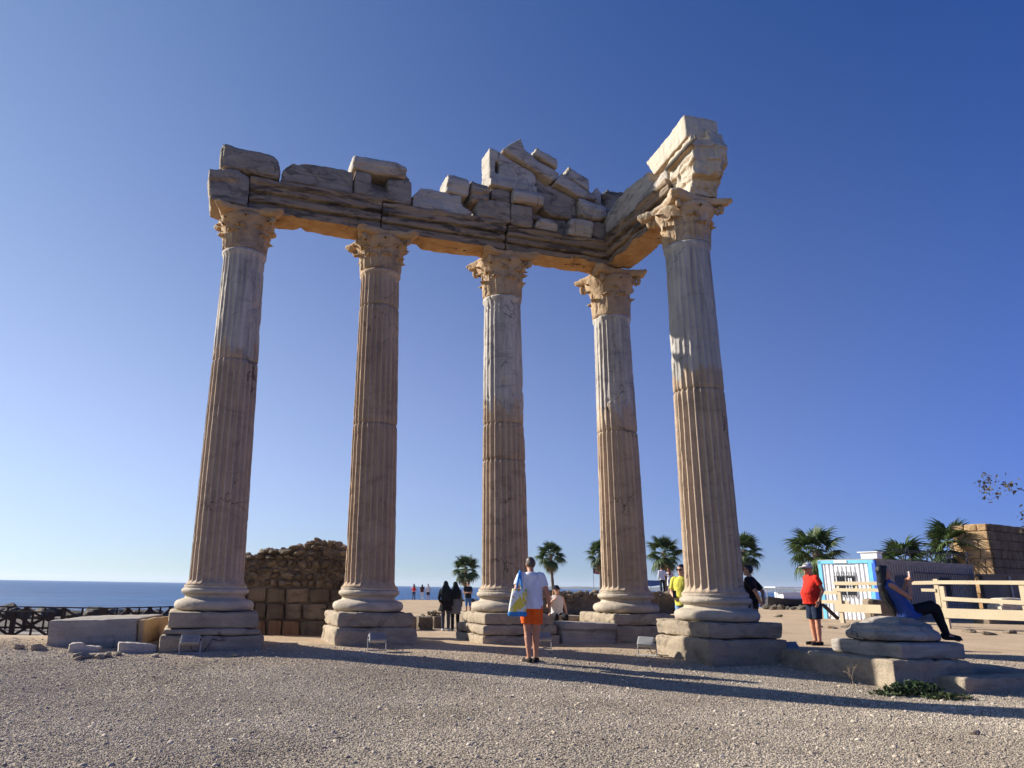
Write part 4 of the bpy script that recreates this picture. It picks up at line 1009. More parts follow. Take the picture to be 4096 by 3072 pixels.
# street lamp
p = aty(3672, 2190, 60); t = thing('street_lamp', 'dark street lamp with a bent arm beside the low palm crown', 'street lamp', (p[0], 60, gz(p[0], 60)))
zt = p[2]+.3; b = MB(); b.tube([(0, 0, 0), (0, 0, zt*.6), (0, 0, zt-.2), (.12, 0, zt), (.35, 0, zt+.02)], [.07, .06, .05, .04, .035], 8); link('pole', b.mesh('pole'), MAT['metal_dark'], t)
b = MB(); b.ell((.62, 0, zt-.02), (.30, .14, .09), m=12, n=7); link('lamp_head', b.mesh('lamp_head'), MAT['metal_dark'], t)

# tree reaching into the upper right corner
MAT['tree_leaf'] = leaf_mat('broad_leaf', (.03, .04, .025), (.09, .07, .04)); MAT['bark'] = wood('bark', (.07, .055, .04), (.14, .11, .085), (1, 1, 5), .9)
tc = aty(4150, 2045, 22.0); TR = thing('leafy_tree', 'tree at the right edge of which only a leafy branch tip shows', 'tree', (tc[0]+3.0, 22.4, gz(tc[0]+3, 22.4)))
r = random.Random(3); b = MB(); T0 = np.array((0, 0, 0.)); zt = tc[2]
b.tube([(0, 0, -.1), (-.1, 0, zt*.4), (-.3, 0, zt*.75), (-.8, -.1, zt), (-2.0, -.3, zt+.1), (-3.1, -.4, zt+.12)], [.22, .17, .13, .09, .05, .015], 8)
for k in range(16):
    a = r.uniform(0, 2*PI); s = np.array((-.3-.5*r.random(), 0, zt*r.uniform(.7, 1.0))); e = s+np.array((math.cos(a)*1.8-.3, math.sin(a)*1.5, r.uniform(.2, 1.5))); b.tube([s, (s+e)/2+np.array((0, 0, .15)), e], [.06, .04, .012], 6)
b.tube([(-2.0, -.3, zt+.1), (-2.4, -.35, zt-.15), (-2.95, -.35, zt-.28)], [.03, .02, .008], 6); b.tube([(-2.3, -.33, zt+.1), (-2.6, -.35, zt+.22), (-3.0, -.35, zt+.25)], [.02, .015, .006], 6)
link('trunk', b.mesh('trunk'), MAT['bark'], TR)
b = MB()
def leafquad(c, s, r):
    d = np.array([r.gauss(0, 1) for _ in range(3)]); d /= np.linalg.norm(d); e = np.cross(d, [r.gauss(0, 1) for _ in range(3)]); e /= np.linalg.norm(e)
    return [c-d*s, c+e*s*.45, c+d*s, c-e*s*.45]
cl = [np.array((-.8, 0, zt+.6))+np.array([r.gauss(0, .9), r.gauss(0, .9), r.gauss(0, .55)]) for _ in range(60)]+[np.array((-2.2-1.0*r.random(), -.35+r.gauss(0, .12), zt+r.gauss(.08, .10))) for _ in range(8)]+[np.array((-2.75+.22*r.gauss(0, 1), -.35, zt-.28+r.gauss(0, .06))) for _ in range(4)]
for c in cl:
    for k in range(42): b.add(leafquad(c+np.array([r.gauss(0, .12) for _ in range(3)]), r.uniform(.05, .09), r), [(0, 1, 2, 3)])
link('crown', b.mesh('crown'), MAT['tree_leaf'], TR)

# flag
p = aty(2372, 2271, 120); t = thing('flag', 'small red flag with white crescent and star on a thin pole', 'flag', (p[0], 120, -1.5))
zt = p[2]+1.5; b = MB(); b.tube([(0, 0, 0), (0, 0, zt)], .045, 8); link('pole', b.mesh('pole'), MAT['metal_grey'], t)
b = MB(); R_ = []
for k in range(9):
    q = k/8; R_.append(np.array([(.05+1.25*q, .10*math.sin(q*6), zt-.05-.18*q), (.05+1.25*q, .10*math.sin(q*6+.5)+.02, zt-.85-.22*q)]))
b.rings(R_, cap=False, closed=False); cl_ = link('cloth', b.mesh('cloth'), plain('flag_red', (.65, .02, .03), .8, .05, 2, 0), t)
MAT['flag_white'] = plain('flag_white', (.8, .8, .8), .8, .03, 2, 0)
for sy in (-.16,):
    b = MB(); vv = []; ns = 16
    for k in range(ns+1):
        a = .55+k/ns*(2*PI-1.1); a2 = .72+k/ns*(2*PI-1.44); vv += [(.50+.22*math.cos(a), sy, zt-.52+.22*math.sin(a)), (.555+.175*math.cos(a2), sy, zt-.52+.175*math.sin(a2))]
    b.add(vv, [(2*k, 2*k+1, 2*k+3, 2*k+2) for k in range(ns)]); link('crescent', b.mesh('crescent'), MAT['flag_white'], cl_)
    b = MB(); st = [(.82+(.11 if k % 2 == 0 else .045)*math.cos(PI+k*PI/5), sy, zt-.56+(.11 if k % 2 == 0 else .045)*math.sin(PI+k*PI/5)) for k in range(10)]; b.add(st, [tuple(range(10))]); link('star', b.mesh('star'), MAT['flag_white'], cl_)

# blue awning by the beach
p0 = aty(2560, 2320, 70); p1 = aty(2642, 2320, 70); t = thing('beach_awning', 'blue fabric awning on thin posts right of the fourth column', 'awning', (p0[0], 70, gz(p0[0], 70)))
L = p1[0]-p0[0]; zt = p0[2]-t.location[2]; b = MB(); b.prism([(0, zt), (L, zt-.05), (L+.05, zt-.42), (L*.5, zt-.55), (-.05, zt-.42)], 0, .05); b.prism([(0, zt), (L, zt-.02), (L, zt-.07), (0, zt-.05)], 0, 2.2)
link('canopy', b.mesh('canopy'), plain('blue_awning', (.05, .11, .30), .8), t)
for x in (.06, L*.5, L-.06):
    b = MB(); b.tube([(x, .03, 0), (x, .03, zt-.05)], .035, 6); link('post', b.mesh('post'), MAT['metal_grey'], t)

# harbour: pier and boats
p0 = aty(2960, 2396, 120); p1 = aty(3150, 2396, 120); t = thing('pier', 'low concrete pier on dark posts in the small harbour', 'pier', (p0[0], 120, SEA_Z)); L = p1[0]-p0[0]+6; zt = p0[2]-SEA_Z
b = MB(); b.box((L/2, 1.5, zt), (L, 3, .3)); link('deck', b.mesh('deck'), MAT['plaster'], t)
for k in range(9): b = MB(); b.tube([(L*k/8, .3, -1), (L*k/8, .3, zt-.1)], .16, 8); link('pile', b.mesh('pile'), MAT['dark_wood'], t)
def boat(label, px_, Y, L, hull, canopy, rz, zoff=0):
    x, _, _ = aty(px_, 2400, Y); z = max(gz(x, Y), SEA_Z)+zoff; t = thing('small_boat', label, 'boat', (x, Y, z), rz, 'small boats in the harbour'); R_ = []
    for k in range(9):
        q = k/8*2-1; w = (1-abs(q)**2.6*(.95 if q > 0 else .35))*L*.15; sh = .12*L*.3*q*q
        R_.append(np.array([(q*L/2, -w, .62+sh), (q*L/2, -w*.8, .2), (q*L/2, 0, 0), (q*L/2, w*.8, .2), (q*L/2, w, .62+sh), (q*L/2, w*.85, .6+sh), (q*L/2, 0, .42), (q*L/2, -w*.85, .6+sh)]))
    b = MB(); b.rings(R_); link('hull', b.mesh('hull'), MAT[hull], t)
    b = MB(); b.box((-.05*L, 0, .85), (L*.34, L*.2, .55)); link('cabin', b.mesh('cabin'), MAT['white_paint'], t)
    b = MB(); b.box((-.1*L, 0, 1.5), (L*.55, L*.26, .06)); link('sun_roof', b.mesh('sun_roof'), MAT[canopy], t)
    for sx in (-1, 1):
        for sy in (-1, 1): b = MB(); b.tube([(-.1*L+sx*L*.25, sy*L*.11, .55), (-.1*L+sx*L*.25, sy*L*.11, 1.5)], .03, 6); link('stanchion', b.mesh('stanchion'), MAT['metal_grey'], t)
boat('dark hulled boat with a white roof beside the man in red', 3165, 62, 5.0, 'metal_dark', 'white_paint', .25)
boat('small white boat moored in front of the pier', 3075, 105, 5.5, 'white_paint', 'sky_blue', .1)
boat('white boat behind the pier, partly hidden by the man in black', 3040, 140, 7.0, 'white_paint', 'white_paint', -.2)
for px_, Y in ((3052, 52), (3078, 53), (3105, 54), (3128, 53), (3145, 55), (3030, 54), (3160, 54), (3185, 56), (3215, 55)):
    x = (px_-PPX)/FPX*Y; s = random.uniform(.35, .7); o = put(random.choice(ROCKS), None, (x, Y, gz(x, Y)+.1), (s*1.5, s, s*.7), rnd, 'shore_rock', .3); tag(o, 'dark rock at the edge of the sand by the harbour', 'rock', 'rocks by the harbour')

# weeds and a dry twig in front of the foundation block
MAT['weed'] = leaf_mat('weed_leaf', (.03, .055, .02), (.08, .10, .04)); MAT['twig'] = plain('dry_twig', (.26, .20, .13), .9)
def weed(label, p, n, rad, h, seed):
    q = on(*p); t = thing('weed', label, 'weed', q, 0); r = random.Random(seed); b = MB(); s = MB()
    for k in range(n):
        a = r.uniform(0, 2*PI); d = r.random()**.6*rad; c = np.array((math.cos(a)*d*1.4, math.sin(a)*d*.6, r.uniform(.01, h)*(1-.5*d/rad)))
        b.add(leafquad(c, r.uniform(.02, .045), r), [(0, 1, 2, 3)])
        if k % 12 == 0: s.tube([(0, 0, 0), tuple(c*.6+np.array((0, 0, .02))), tuple(c)], [.005, .004, .002], 4)
    link('leaves', b.mesh('leaves'), MAT['weed'], t); link('stems', s.mesh('stems'), MAT['twig'], t)
weed('dark green weed patch at the foot of the foundation block corner', (3660, 2778), 700, .32, .22, 1)
weed('smaller weed tuft right of the big weed patch', (3790, 2796), 260, .26, .10, 2)
weed('thin weed creeping on the gravel left of the weed patch', (3560, 2782), 140, .22, .10, 4)
q = on(3420, 2752); t = thing('dry_twig', 'bare dry twig plant in front of the sunlit foundation block', 'plant', q); r = random.Random(8); b = MB()
def branch(p, d, l, w, dep):
    e = p+d*l; b.tube([p, (p+e)/2+np.array([r.gauss(0, .01) for _ in range(3)]), e], [w, w*.8, w*.6], 5)
    if dep:
        for k in range(3): nd = d+np.array((r.gauss(0, .55), r.gauss(0, .3), r.gauss(0, .3))); branch(p+d*l*r.uniform(.5, 1), nd/np.linalg.norm(nd), l*.68, w*.6, dep-1)
branch(np.array((0, 0, -.02)), np.array((-.15, 0, 1.)), .17, .009, 3); link('branches', b.mesh('branches'), MAT['twig'], t)
# ------------------------------------------------------------------ people
def cloth(name, c, rough=.85, var=.14):
    g = G(name); tc = g.n.new('ShaderNodeTexCoord').outputs['Object']
    f = g.noise(9, 4, .6, g.mapping((1.6, 1.6, .55), src=tc), 1.0); w = g.noise(240, 2, .5, tc)
    col = g.mix(1.0, c, g.ramp(f, .3, .7, (1-var,)*3, (1+var,)*3), 'MULTIPLY')
    nb = g.bump(f, .55, .035); nb = g.bump(w, .15, .002, nb); return g.done(col, rough, nb, .15)
def skinm(name, c):
    g = G(name); tc = g.n.new('ShaderNodeTexCoord').outputs['Object']; n = g.noise(12, 4, .6, tc)
    m = g.done(g.mix(1.0, c, g.ramp(n, .3, .7, (.88, .86, .86), (1.1, 1.1, 1.1)), 'MULTIPLY'), .55, g.bump(n, .08, .01), .3)
    g.b.inputs['Subsurface Weight'].default_value = .08; g.b.inputs['Subsurface Radius'].default_value = (.01, .004, .002); return m
def hairm(name, c):
    g = G(name); tc = g.n.new('ShaderNodeTexCoord').outputs['Object']; n = g.noise(30, 4, .6, g.mapping((3, 3, .3), src=tc))
    return g.done(g.mix(1.0, c, g.ramp(n, .3, .7, (.6,)*3, (1.5,)*3), 'MULTIPLY'), .42, g.bump(n, .6, .01), .4)
SK = {'tan': skinm('skin_tan', (.50, .24, .14)), 'fair': skinm('skin_fair', (.58, .34, .23)), 'olive': skinm('skin_olive', (.47, .27, .17))}
HR = {'dkgrey': hairm('hair_dark_grey', (.085, .062, .045)), 'black': hairm('hair_black', (.010, .009, .010)), 'brown': hairm('hair_brown', (.07, .035, .018)), 'grey': hairm('hair_grey', (.20, .17, .14)), 'auburn': hairm('hair_auburn', (.24, .075, .03)), 'blond': hairm('hair_brown_blond', (.23, .12, .05))}
CL = {}
def C_(k, c, **kw):
    if k not in CL: CL[k] = cloth('cloth_'+k, c, **kw)
    return CL[k]
DARKP = plain('dark_plastic', (.012, .012, .014), .25, .1, 4, 0)
V = lambda *a: np.array(a, float)
def nrm(v): return v/(np.linalg.norm(v)+1e-9)
def stand(**o):
    J = dict(pelvis=V(0, 0, .96), chest=V(0, 0, 1.28), neck=V(0, .015, 1.485), head=V(0, -.015, 1.635), face=V(0, -1, 0), hup=V(0, 0, 1),
             shL=V(.185, .01, 1.425), shR=V(-.185, .01, 1.425), elL=V(.235, .03, 1.14), elR=V(-.235, .03, 1.14), wrL=V(.245, -.05, .90), wrR=V(-.245, -.05, .90),
             hipL=V(.09, 0, .92), hipR=V(-.09, 0, .92), knL=V(.10, -.015, .51), knR=V(-.10, -.015, .51), anL=V(.10, .02, .085), anR=V(-.10, .02, .085), toL=V(.12, -.15, .03), toR=V(-.12, -.15, .03))
    J.update({k: V(*v) for k, v in o.items()}); return J
def torso_rings(J, e, w=1.0, belly=0., hem=-.07, top=True, m=20, flare=0., hemc=None):
    side = nrm(.5*nrm(J['shL']-J['shR'])+.5*nrm(J['hipL']-J['hipR'])); p, c, n = J['pelvis'], J['chest'], J['neck']
    up0 = nrm(c-p); fw = nrm(np.cross(side, up0)); fw = -fw if np.dot(fw, J['face']) < -.2 else fw
    fw = nrm(np.cross(up0, side))*-1 if False else fw
    # forward is the side of the body the toes point to
    f0 = nrm((J['toL']-J['anL'])+(J['toR']-J['anR'])+.001); fw = nrm(np.cross(side, up0)); fw = fw if np.dot(fw, f0) >= 0 else -fw
    L = [(p+up0*hem if hemc is None else hemc, .172+flare, .125+flare+belly*.3, belly*.5), (p+up0*.02, .172+flare*.4, .128+belly*.5, belly*.7), (p*.55+c*.45, .152+belly*.25, .112+belly*.8, belly), (p*.2+c*.8, .172, .118+belly*.35, belly*.4), (c+up0*.06, .182, .112, 0)]
    su = (J['shL']+J['shR'])/2
    L += [(su*.85+n*.15, .165, .092, 0)]
    if top: L += [(n*.75+su*.25, .095, .07, 0), (n+nrm(n-c)*.012, .055, .055, 0)]
    t = np.arange(m)/m*2*PI; R = []
    for ce, hw, hd, fs in L:
        cc = ce+fw*fs*.5; R.append(cc+np.cos(t)[:, None]*side*(hw*w+e)+np.sin(t)[:, None]*fw*(hd+e))
    return R
def wrinkle(co):
    q = co*np.array([5., 5., 11.]); return co+.011*np.stack([fbm(q, 1, 3, 5), fbm(q+7, 1, 3, 6), .4*fbm(q+13, 1, 2, 7)], 1)
def hand(b, wr, el, palm_n, curl, fat=1.0):
    d = nrm(wr-el); pn = nrm(palm_n-d*np.dot(palm_n, d)); sd = np.cross(d, pn)
    b.ell(wr+d*.052, (.040*fat, .017, .052), np.stack([sd, pn, d], 1), 10, 7)
    for k, (off_, ln) in enumerate(((-.029, .066), (-.010, .076), (.010, .071), (.028, .056))):
        a = wr+d*.088+sd*off_; m_ = a+nrm(d*math.cos(curl)+pn*math.sin(curl))*ln*.55; e = m_+nrm(d*math.cos(curl*2.1)+pn*math.sin(curl*2.1))*ln*.5
        b.capsule(a-d*.03, m_, .0095, .0088, 8, hk=2); b.capsule(m_, e, .0088, .0075, 8, hk=2)
    a = wr+d*.028-sd*.030; m_ = a+nrm(d*.7-sd*.65+pn*.3)*.038; b.capsule(a, m_, .0115, .010, 8, hk=2); b.capsule(m_, m_+nrm(d*.9-sd*.1+pn*.45)*.032, .010, .008, 8, hk=2)
def person(label, loc, rz, H, J, skin='tan', top=None, sleeve=.55, top_hem=-.07, belly=0., bottom=None, leg=.42, shoes='dark', hair='short', hcol='brown', cap=None, glasses=False, skirt=None, scarf=None, w=1.0, vox=.011, handpose=None, top_flare=.0, sleeveless=False, socks=False, group='visitors at the ruin'):
    t = thing('person', label, 'person', loc, rz, group); k = H/1.75; t.scale = (k, k, k)
    hf = nrm(J['face']); hu = nrm(J['hup']-hf*np.dot(J['hup'], hf)); hs = np.cross(hf, hu); HB = np.stack([hs, hf, hu], 1); hd = J['head']
    at_ = lambda x, y, z: hd+HB@V(x, y, z)*1.04
    b = MB(); b.rings([r[::-1] for r in torso_rings(J, 0, w, belly, -.06)])
    for S in 'LR':
        b.capsule(J['sh'+S], J['el'+S], .050*w, .040*w); b.capsule(J['el'+S], J['wr'+S], .041*w, .027*w)
        b.capsule(J['hip'+S], J['kn'+S], .086*w, .056*w); b.capsule(J['kn'+S], J['an'+S]*.6+J['kn'+S]*.4, .055*w, .050*w); b.capsule(J['kn'+S]*.75+J['an'+S]*.25, J['an'+S], .058*w, .036)
        b.capsule(J['an'+S]-V(0, 0, .02), J['to'+S], .040, .028)
        pn, cu = (handpose or {}).get(S, (V(1, 0, 0) if S == 'R' else V(-1, 0, 0), .35)); hand(b, J['wr'+S], J['el'+S], pn, cu)
    b.capsule(J['neck']-nrm(hd-J['neck'])*.06, hd-hu*.05, .058, .053)
    b.ell(at_(0, -.008, .012), (.079, .096, .110), HB, 16, 10); b.ell(at_(0, .020, -.055), (.059, .066, .064), HB, 14, 8)
    b.capsule(at_(0, .088, .010), at_(0, .108, -.026), .010, .015, 8); b.ell(at_(0, .086, -.062), (.022, .012, .010), HB, 8, 6); b.ell(at_(0, .080, -.098), (.020, .018, .016), HB, 8, 6)
    for s in (-1, 1): b.ell(at_(s*.076, -.010, -.004), (.010, .022, .032), HB, 8, 6); b.ell(at_(s*.032, .074, .030), (.022, .014, .008), HB, 8, 5)
    flesh('body', b, SK[skin], vox, t, it=2)
    b = MB()
    for s in (-1, 1): b.ell(at_(s*.031, .083, .012), (.013, .006, .006), HB, 8, 5)
    link('eyes', b.mesh('eyes'), DARKP, t)
    if glasses:
        b = MB()
        for s in (-1, 1): b.ell(at_(s*.034, .096, .012), (.031, .008, .024), HB, 10, 6); b.tube([at_(s*.06, .09, .018), at_(s*.08, .0, .015)], .004, 5)
        b.tube([at_(-.01, .10, .016), at_(.01, .10, .016)], .004, 5); link('sunglasses', b.mesh('sunglasses'), DARKP, t)
    if hair:
        b = MB()
        if hair in ('short', 'balding'):
            b.ell(at_(0, -.024, .022), (.086, .094, .106), HB, 16, 10)
            if hair == 'short': b.ell(at_(0, .03, .088), (.066, .052, .034), HB, 12, 7)
        if hair in ('long', 'longer', 'bun'):
            b.ell(at_(0, -.042, .024), (.087, .084, .104), HB, 16, 10); b.ell(at_(0, .012, .080), (.068, .060, .038), HB, 12, 7)
            for s in (-1, 1): b.capsule(at_(s*.066, -.004, .05), at_(s*.072, -.035, -.10), .027, .025)
        if hair in ('long', 'longer'):
            dn = nrm(nrm(J['pelvis']-J['neck'])*.8+V(0, 0, -.35)); bk = nrm(-hf-dn*np.dot(-hf, dn)); Ln = .30 if hair == 'long' else .60
            for s, q in ((-.05, .9), (0, 1.0), (.05, .88)):
                p0 = at_(s*.7, -.05, -.01); p1 = J['neck']+bk*.075+hs*s*1.2+dn*.05; p2 = J['neck']+bk*.115+hs*s*1.5+dn*Ln*.5*q; p3 = J['neck']+bk*.10+hs*s*1.1+dn*Ln*q
                b.capsule(p0, p1, .056, .048); b.capsule(p1, p2, .048, .045); b.capsule(p2, p3, .045, .010)
        hm = HR[hcol]
        flesh('hair', b, hm, max(vox, .010), t, it=2, post=wrinkle)
        if hair == 'balding': pass
    if scarf:
        b = MB(); b.ell(at_(0, -.020, .018), (.094, .108, .124), HB, 16, 10); dn = nrm(J['pelvis']-J['neck'])
        for s in (-.07, 0, .07): b.capsule(at_(s*.6, -.05, -.04), J['neck']-hf*.06+hs*s*1.7+dn*.10, .070, .085); b.capsule(J['neck']-hf*.06+hs*s*1.7+dn*.10, J['neck']-hf*.085+hs*s*1.5+dn*scarf[1], .085, .075)
        flesh('headscarf', b, scarf[0], max(vox, .012), t, it=3, post=wrinkle)
    if cap:
        b = MB(); b.ell(at_(0, -.012, .052), (.090, .106, .082), HB, 18, 10)
        kind = cap[1]
        if kind == 'peak': b.ell(at_(0, .125, .052), (.070, .085, .012), HB, 14, 6)
        else: b.ell(at_(0, .02, .035), (.130, .150, .014), HB, 18, 6)
        flesh('cap', b, cap[0], .009, t, it=1)
    if top is not None:
        b = MB(); b.rings([r[::-1] for r in torso_rings(J, .014, w, belly, top_hem, flare=top_flare)])
        for S in 'LR':
            if sleeveless: b.capsule(J['sh'+S]*.55+J['neck']*.45, J['sh'+S]*.75+J['neck']*.25-V(0, 0, .02), .042, .040); continue
            b.capsule(J['sh'+S]*.8+J['neck']*.2, J['sh'+S], .060*w, .062*w)
            if sleeve <= 1: b.capsule(J['sh'+S], J['sh'+S]*(1-sleeve)+J['el'+S]*sleeve, .063*w, .066*w, 14, True)
            else:
                b.capsule(J['sh'+S], J['el'+S], .060*w, .052*w); b.capsule(J['el'+S], J['el'+S]*(2-sleeve)+J['wr'+S]*(sleeve-1), .052*w, .040*w, 14); 
        flesh('top', b, top, vox, t, it=2, post=wrinkle)
    if bottom is not None:
        b = MB(); b.capsule(J['hipL']*.95+J['pelvis']*.05, J['hipR']*.95+J['pelvis']*.05, .092*w, .092*w); b.ell(J['pelvis']+V(0, 0, -.01), (.155*w, .108*w+belly*.2, .09), None, 16, 9)
        for S in 'LR':
            if leg <= 1: b.capsule(J['hip'+S], J['hip'+S]*(1-leg)+J['kn'+S]*leg, .100*w, .098*w, 16, True); b.capsule(J['hip'+S], J['hip'+S]*.9+J['kn'+S]*.1, .100*w, .1*w)
            else: b.capsule(J['hip'+S], J['kn'+S], .098*w, .070*w); q = leg-1; b.capsule(J['kn'+S], J['kn'+S]*(1-q)+J['an'+S]*q, .070*w, .058, 14)
        flesh('bottoms', b, bottom, vox, t, it=2, post=wrinkle)
    if skirt is not None:
        mat_, lo, fl = skirt; b = MB(); p = J['pelvis']; R = []; m = 22; a = np.arange(m)/m*2*PI
        side = nrm(J['hipL']-J['hipR']); fwd = np.cross(V(0, 0, 1), side); kn = (J['knL']+J['knR'])/2; an = (J['anL']+J['anR'])/2
        for q in np.linspace(0, 1, 8):
            z = p[2]+.14-(p[2]+.14-lo)*q; cc = p*(1-q)+(kn*.6+an*.4)*q; cc = V(cc[0], cc[1], z)
            rr = .15+.05*min(1, q*3)+fl*q; R.append(cc+np.cos(a)[:, None]*side*(rr*w)*(1+.05*np.sin(a*5+q*2))[:, None]+np.sin(a)[:, None]*fwd*(rr*.82))
        b.rings(R); flesh('skirt', b, mat_, vox, t, it=2, post=wrinkle)
    if shoes:
        sm = {'dark': C_('shoe_dark', (.02, .018, .018)), 'white': C_('shoe_white', (.6, .6, .6)), 'blue': C_('shoe_blue', (.02, .05, .30)), 'brown': C_('shoe_brown', (.06, .035, .02))}[shoes]
        for S in 'LR':
            b = MB(); d = nrm(J['to'+S]-J['an'+S]+V(0, 0, .05)); hl = J['an'+S]-V(0, 0, .045)-d*.04; b.capsule(hl, J['to'+S]+d*.02, .045, .040); b.capsule(J['an'+S]-V(0, 0, .03), J['an'+S]-V(0, 0, .05), .044, .046)
            def flat(co): co = co.copy(); zmin = J['an'+S][2]-.085; co[:, 2] = np.maximum(co[:, 2], zmin if abs(J['to'+S][2]-J['an'+S][2]) < .12 else -9); return co
            flesh('shoe', b, sm, .012, t, it=1, post=flat if J['an'+S][2] < .2 else None)
    return t

def foot(px_, py_): return on(px_, py_)
# 1 man in white T-shirt and orange shorts, seen from behind, bag on his left shoulder
q = foot(2130, 2650); q = (q[0], q[1], q[2])
MANH = 417/3009*math.hypot(q[0], q[1])*.92
Jm = stand(face=(.28, -1, -.10), elL=(.265, .10, 1.16), wrL=(.215, -.13, 1.08), elR=(-.275, .02, 1.15), wrR=(-.315, -.07, .91), anL=(.055, .05, .085), toL=(.13, -.11, .03), knL=(.075, -.02, .51), anR=(-.055, -.06, .085), toR=(-.085, -.23, .03), knR=(-.075, -.06, .51), chest=(-.01, -.01, 1.28), head=(0.005, -.045, 1.63))
person('man in a white T-shirt and orange shorts seen from behind with a tote bag', q, PI-.12, MANH, Jm, 'tan', C_('white_tee', (.72, .72, .76)), .62, -.085, .05, C_('orange_shorts', (.85, .13, .02)), .70, 'dark', 'balding', 'dkgrey', w=1.10, vox=.010, handpose={'L': (V(-1, 0, 0), 1.0), 'R': (V(1, 0, 0), .45)})
k = MANH/1.75; bag = thing('tote_bag', 'yellow and white tote bag with blue straps hanging from the man in orange shorts', 'bag', q, PI-.12); bag.scale = (k,)*3
def bagmat():
    g = G('printed_bag'); tc = g.n.new('ShaderNodeTexCoord').outputs['Object']; n = g.noise(5, 5, .6, tc, 1.5); n2 = g.noise(9, 4, .6, tc, .5)
    c = g.mix(g.ramp(n, .46, .54), (.78, .78, .74), (.80, .60, .08)); c = g.mix(g.ramp(n2, .60, .66), c, (.75, .30, .06)); c = g.mix(g.ramp(g.noise(4, 4, .5, g.mapping((1, 1, 2), src=tc)), .62, .66), c, (.12, .30, .62)); return g.done(c, .6)
b = MB(); R = []
for z, w_, d_, ox in ((.76, .145, .07, .03), (.79, .155, .08, .03), (.92, .150, .07, .02), (1.06, .140, .05, 0), (1.21, .130, .028, -.02)):
    a = np.arange(20)/20*2*PI; R.append(np.stack([.215+ox+np.sign(np.cos(a))*np.abs(np.cos(a))**.5*w_, .17+.1*(z-.9)+np.sign(np.sin(a))*np.abs(np.sin(a))**.5*d_, np.full(20, z)], 1))
b.rings(R); rb = link('bag_body', b.mesh('bag_body'), bagmat(), bag, smooth=True)
b = MB(); R = []
for z, k_ in ((.752, .92), (.765, 1.03), (.82, 1.03), (.83, 1.0)):
    a = np.arange(20)/20*2*PI; R.append(np.stack([.245+np.sign(np.cos(a))*np.abs(np.cos(a))**.5*.157*k_, .16+np.sign(np.sin(a))*np.abs(np.sin(a))**.5*.088*k_, np.full(20, z)], 1))
b.rings(R); link('bottom_panel', b.mesh('bottom_panel'), C_('bag_blue', (.06, .24, .55)), bag, smooth=True)
for y, dx in ((.155, -.05), (.21, .05)):
    b = MB(); pts = [(.20+dx, y, 1.19), (.20+dx*.6, y-.03, 1.32), (.195+dx*.2, .10, 1.45), (.185, .04, 1.508), (.185, -.03, 1.50)]
    b.tube(pts, .019, 6); link('strap', b.mesh('strap'), C_('bag_strap', (.05, .26, .62)), bag, smooth=True)

# 2 seated woman taking a picture, profile to the right
sx, sy, sz = off(BC, TH, .27, -.10, .35); WH = 1.78
Js = stand(pelvis=(0, 0, .10), chest=(0, .17, .40), neck=(0, .27, .585), head=(0, .265, .735), face=(0, -1, .02), hup=(0, .12, 1), shL=(.175, .25, .525), shR=(-.175, .25, .525),
           elL=(.17, -.02, .33), elR=(-.17, -.02, .33), wrL=(.06, -.10, .57), wrR=(-.06, -.10, .57), hipL=(.10, -.03, .09), hipR=(-.10, -.03, .09), knL=(.11, -.46, .23), knR=(-.11, -.42, .18),
           anL=(.11, -.62, -.22), anR=(-.11, -.52, -.24), toL=(.12, -.80, -.30), toR=(-.12, -.69, -.32))
person('seated woman in a blue sequinned sleeveless top with very long black hair, taking a photo', (sx, sy, sz), PI/2-.12, WH, Js, 'tan', C_('sequin_blue', (.035, .075, .27), rough=.35), .3, -.12, 0., C_('black_trousers', (.012, .012, .016)), 1.95, 'dark', 'longer', 'black', w=.95, vox=.010, sleeveless=True, top_flare=.06,
       handpose={'L': (V(-1, -.3, 0), .7), 'R': (V(1, -.3, 0), .7)})
b = MB(); b.box((0, -.125, .68), (.085, .012, .155)); o = link('phone', b.mesh('phone'), plain('phone_case', (.55, .42, .36), .4), None, (sx, sy, sz), PI/2-.12); o.scale = (WH/1.75,)*3; tag(o, 'pale phone held up by the seated woman', 'phone')

# 3 man in red
q = foot(3273, 2580); h = 365/3009*math.hypot(q[0], q[1])*.97
Jr = stand(face=(0, -1, -.12), head=(0, -.055, 1.625), elL=(.24, .08, 1.16), wrL=(.235, -.03, .93), elR=(-.25, .09, 1.17), wrR=(-.20, -.06, .96), anL=(.10, -.02, .085), toL=(.12, -.19, .03))
person('man in a red T-shirt, dark shorts and white cap seen from the side', q, -PI/2+.15, min(h, 1.84), Jr, 'tan', C_('red_tee', (.66, .035, .02)), .60, -.10, .10, C_('navy_shorts', (.015, .025, .05)), .92, 'dark', 'short', 'grey', (C_('white_cap', (.62, .62, .64)), 'peak'), True, w=1.08, vox=.012)

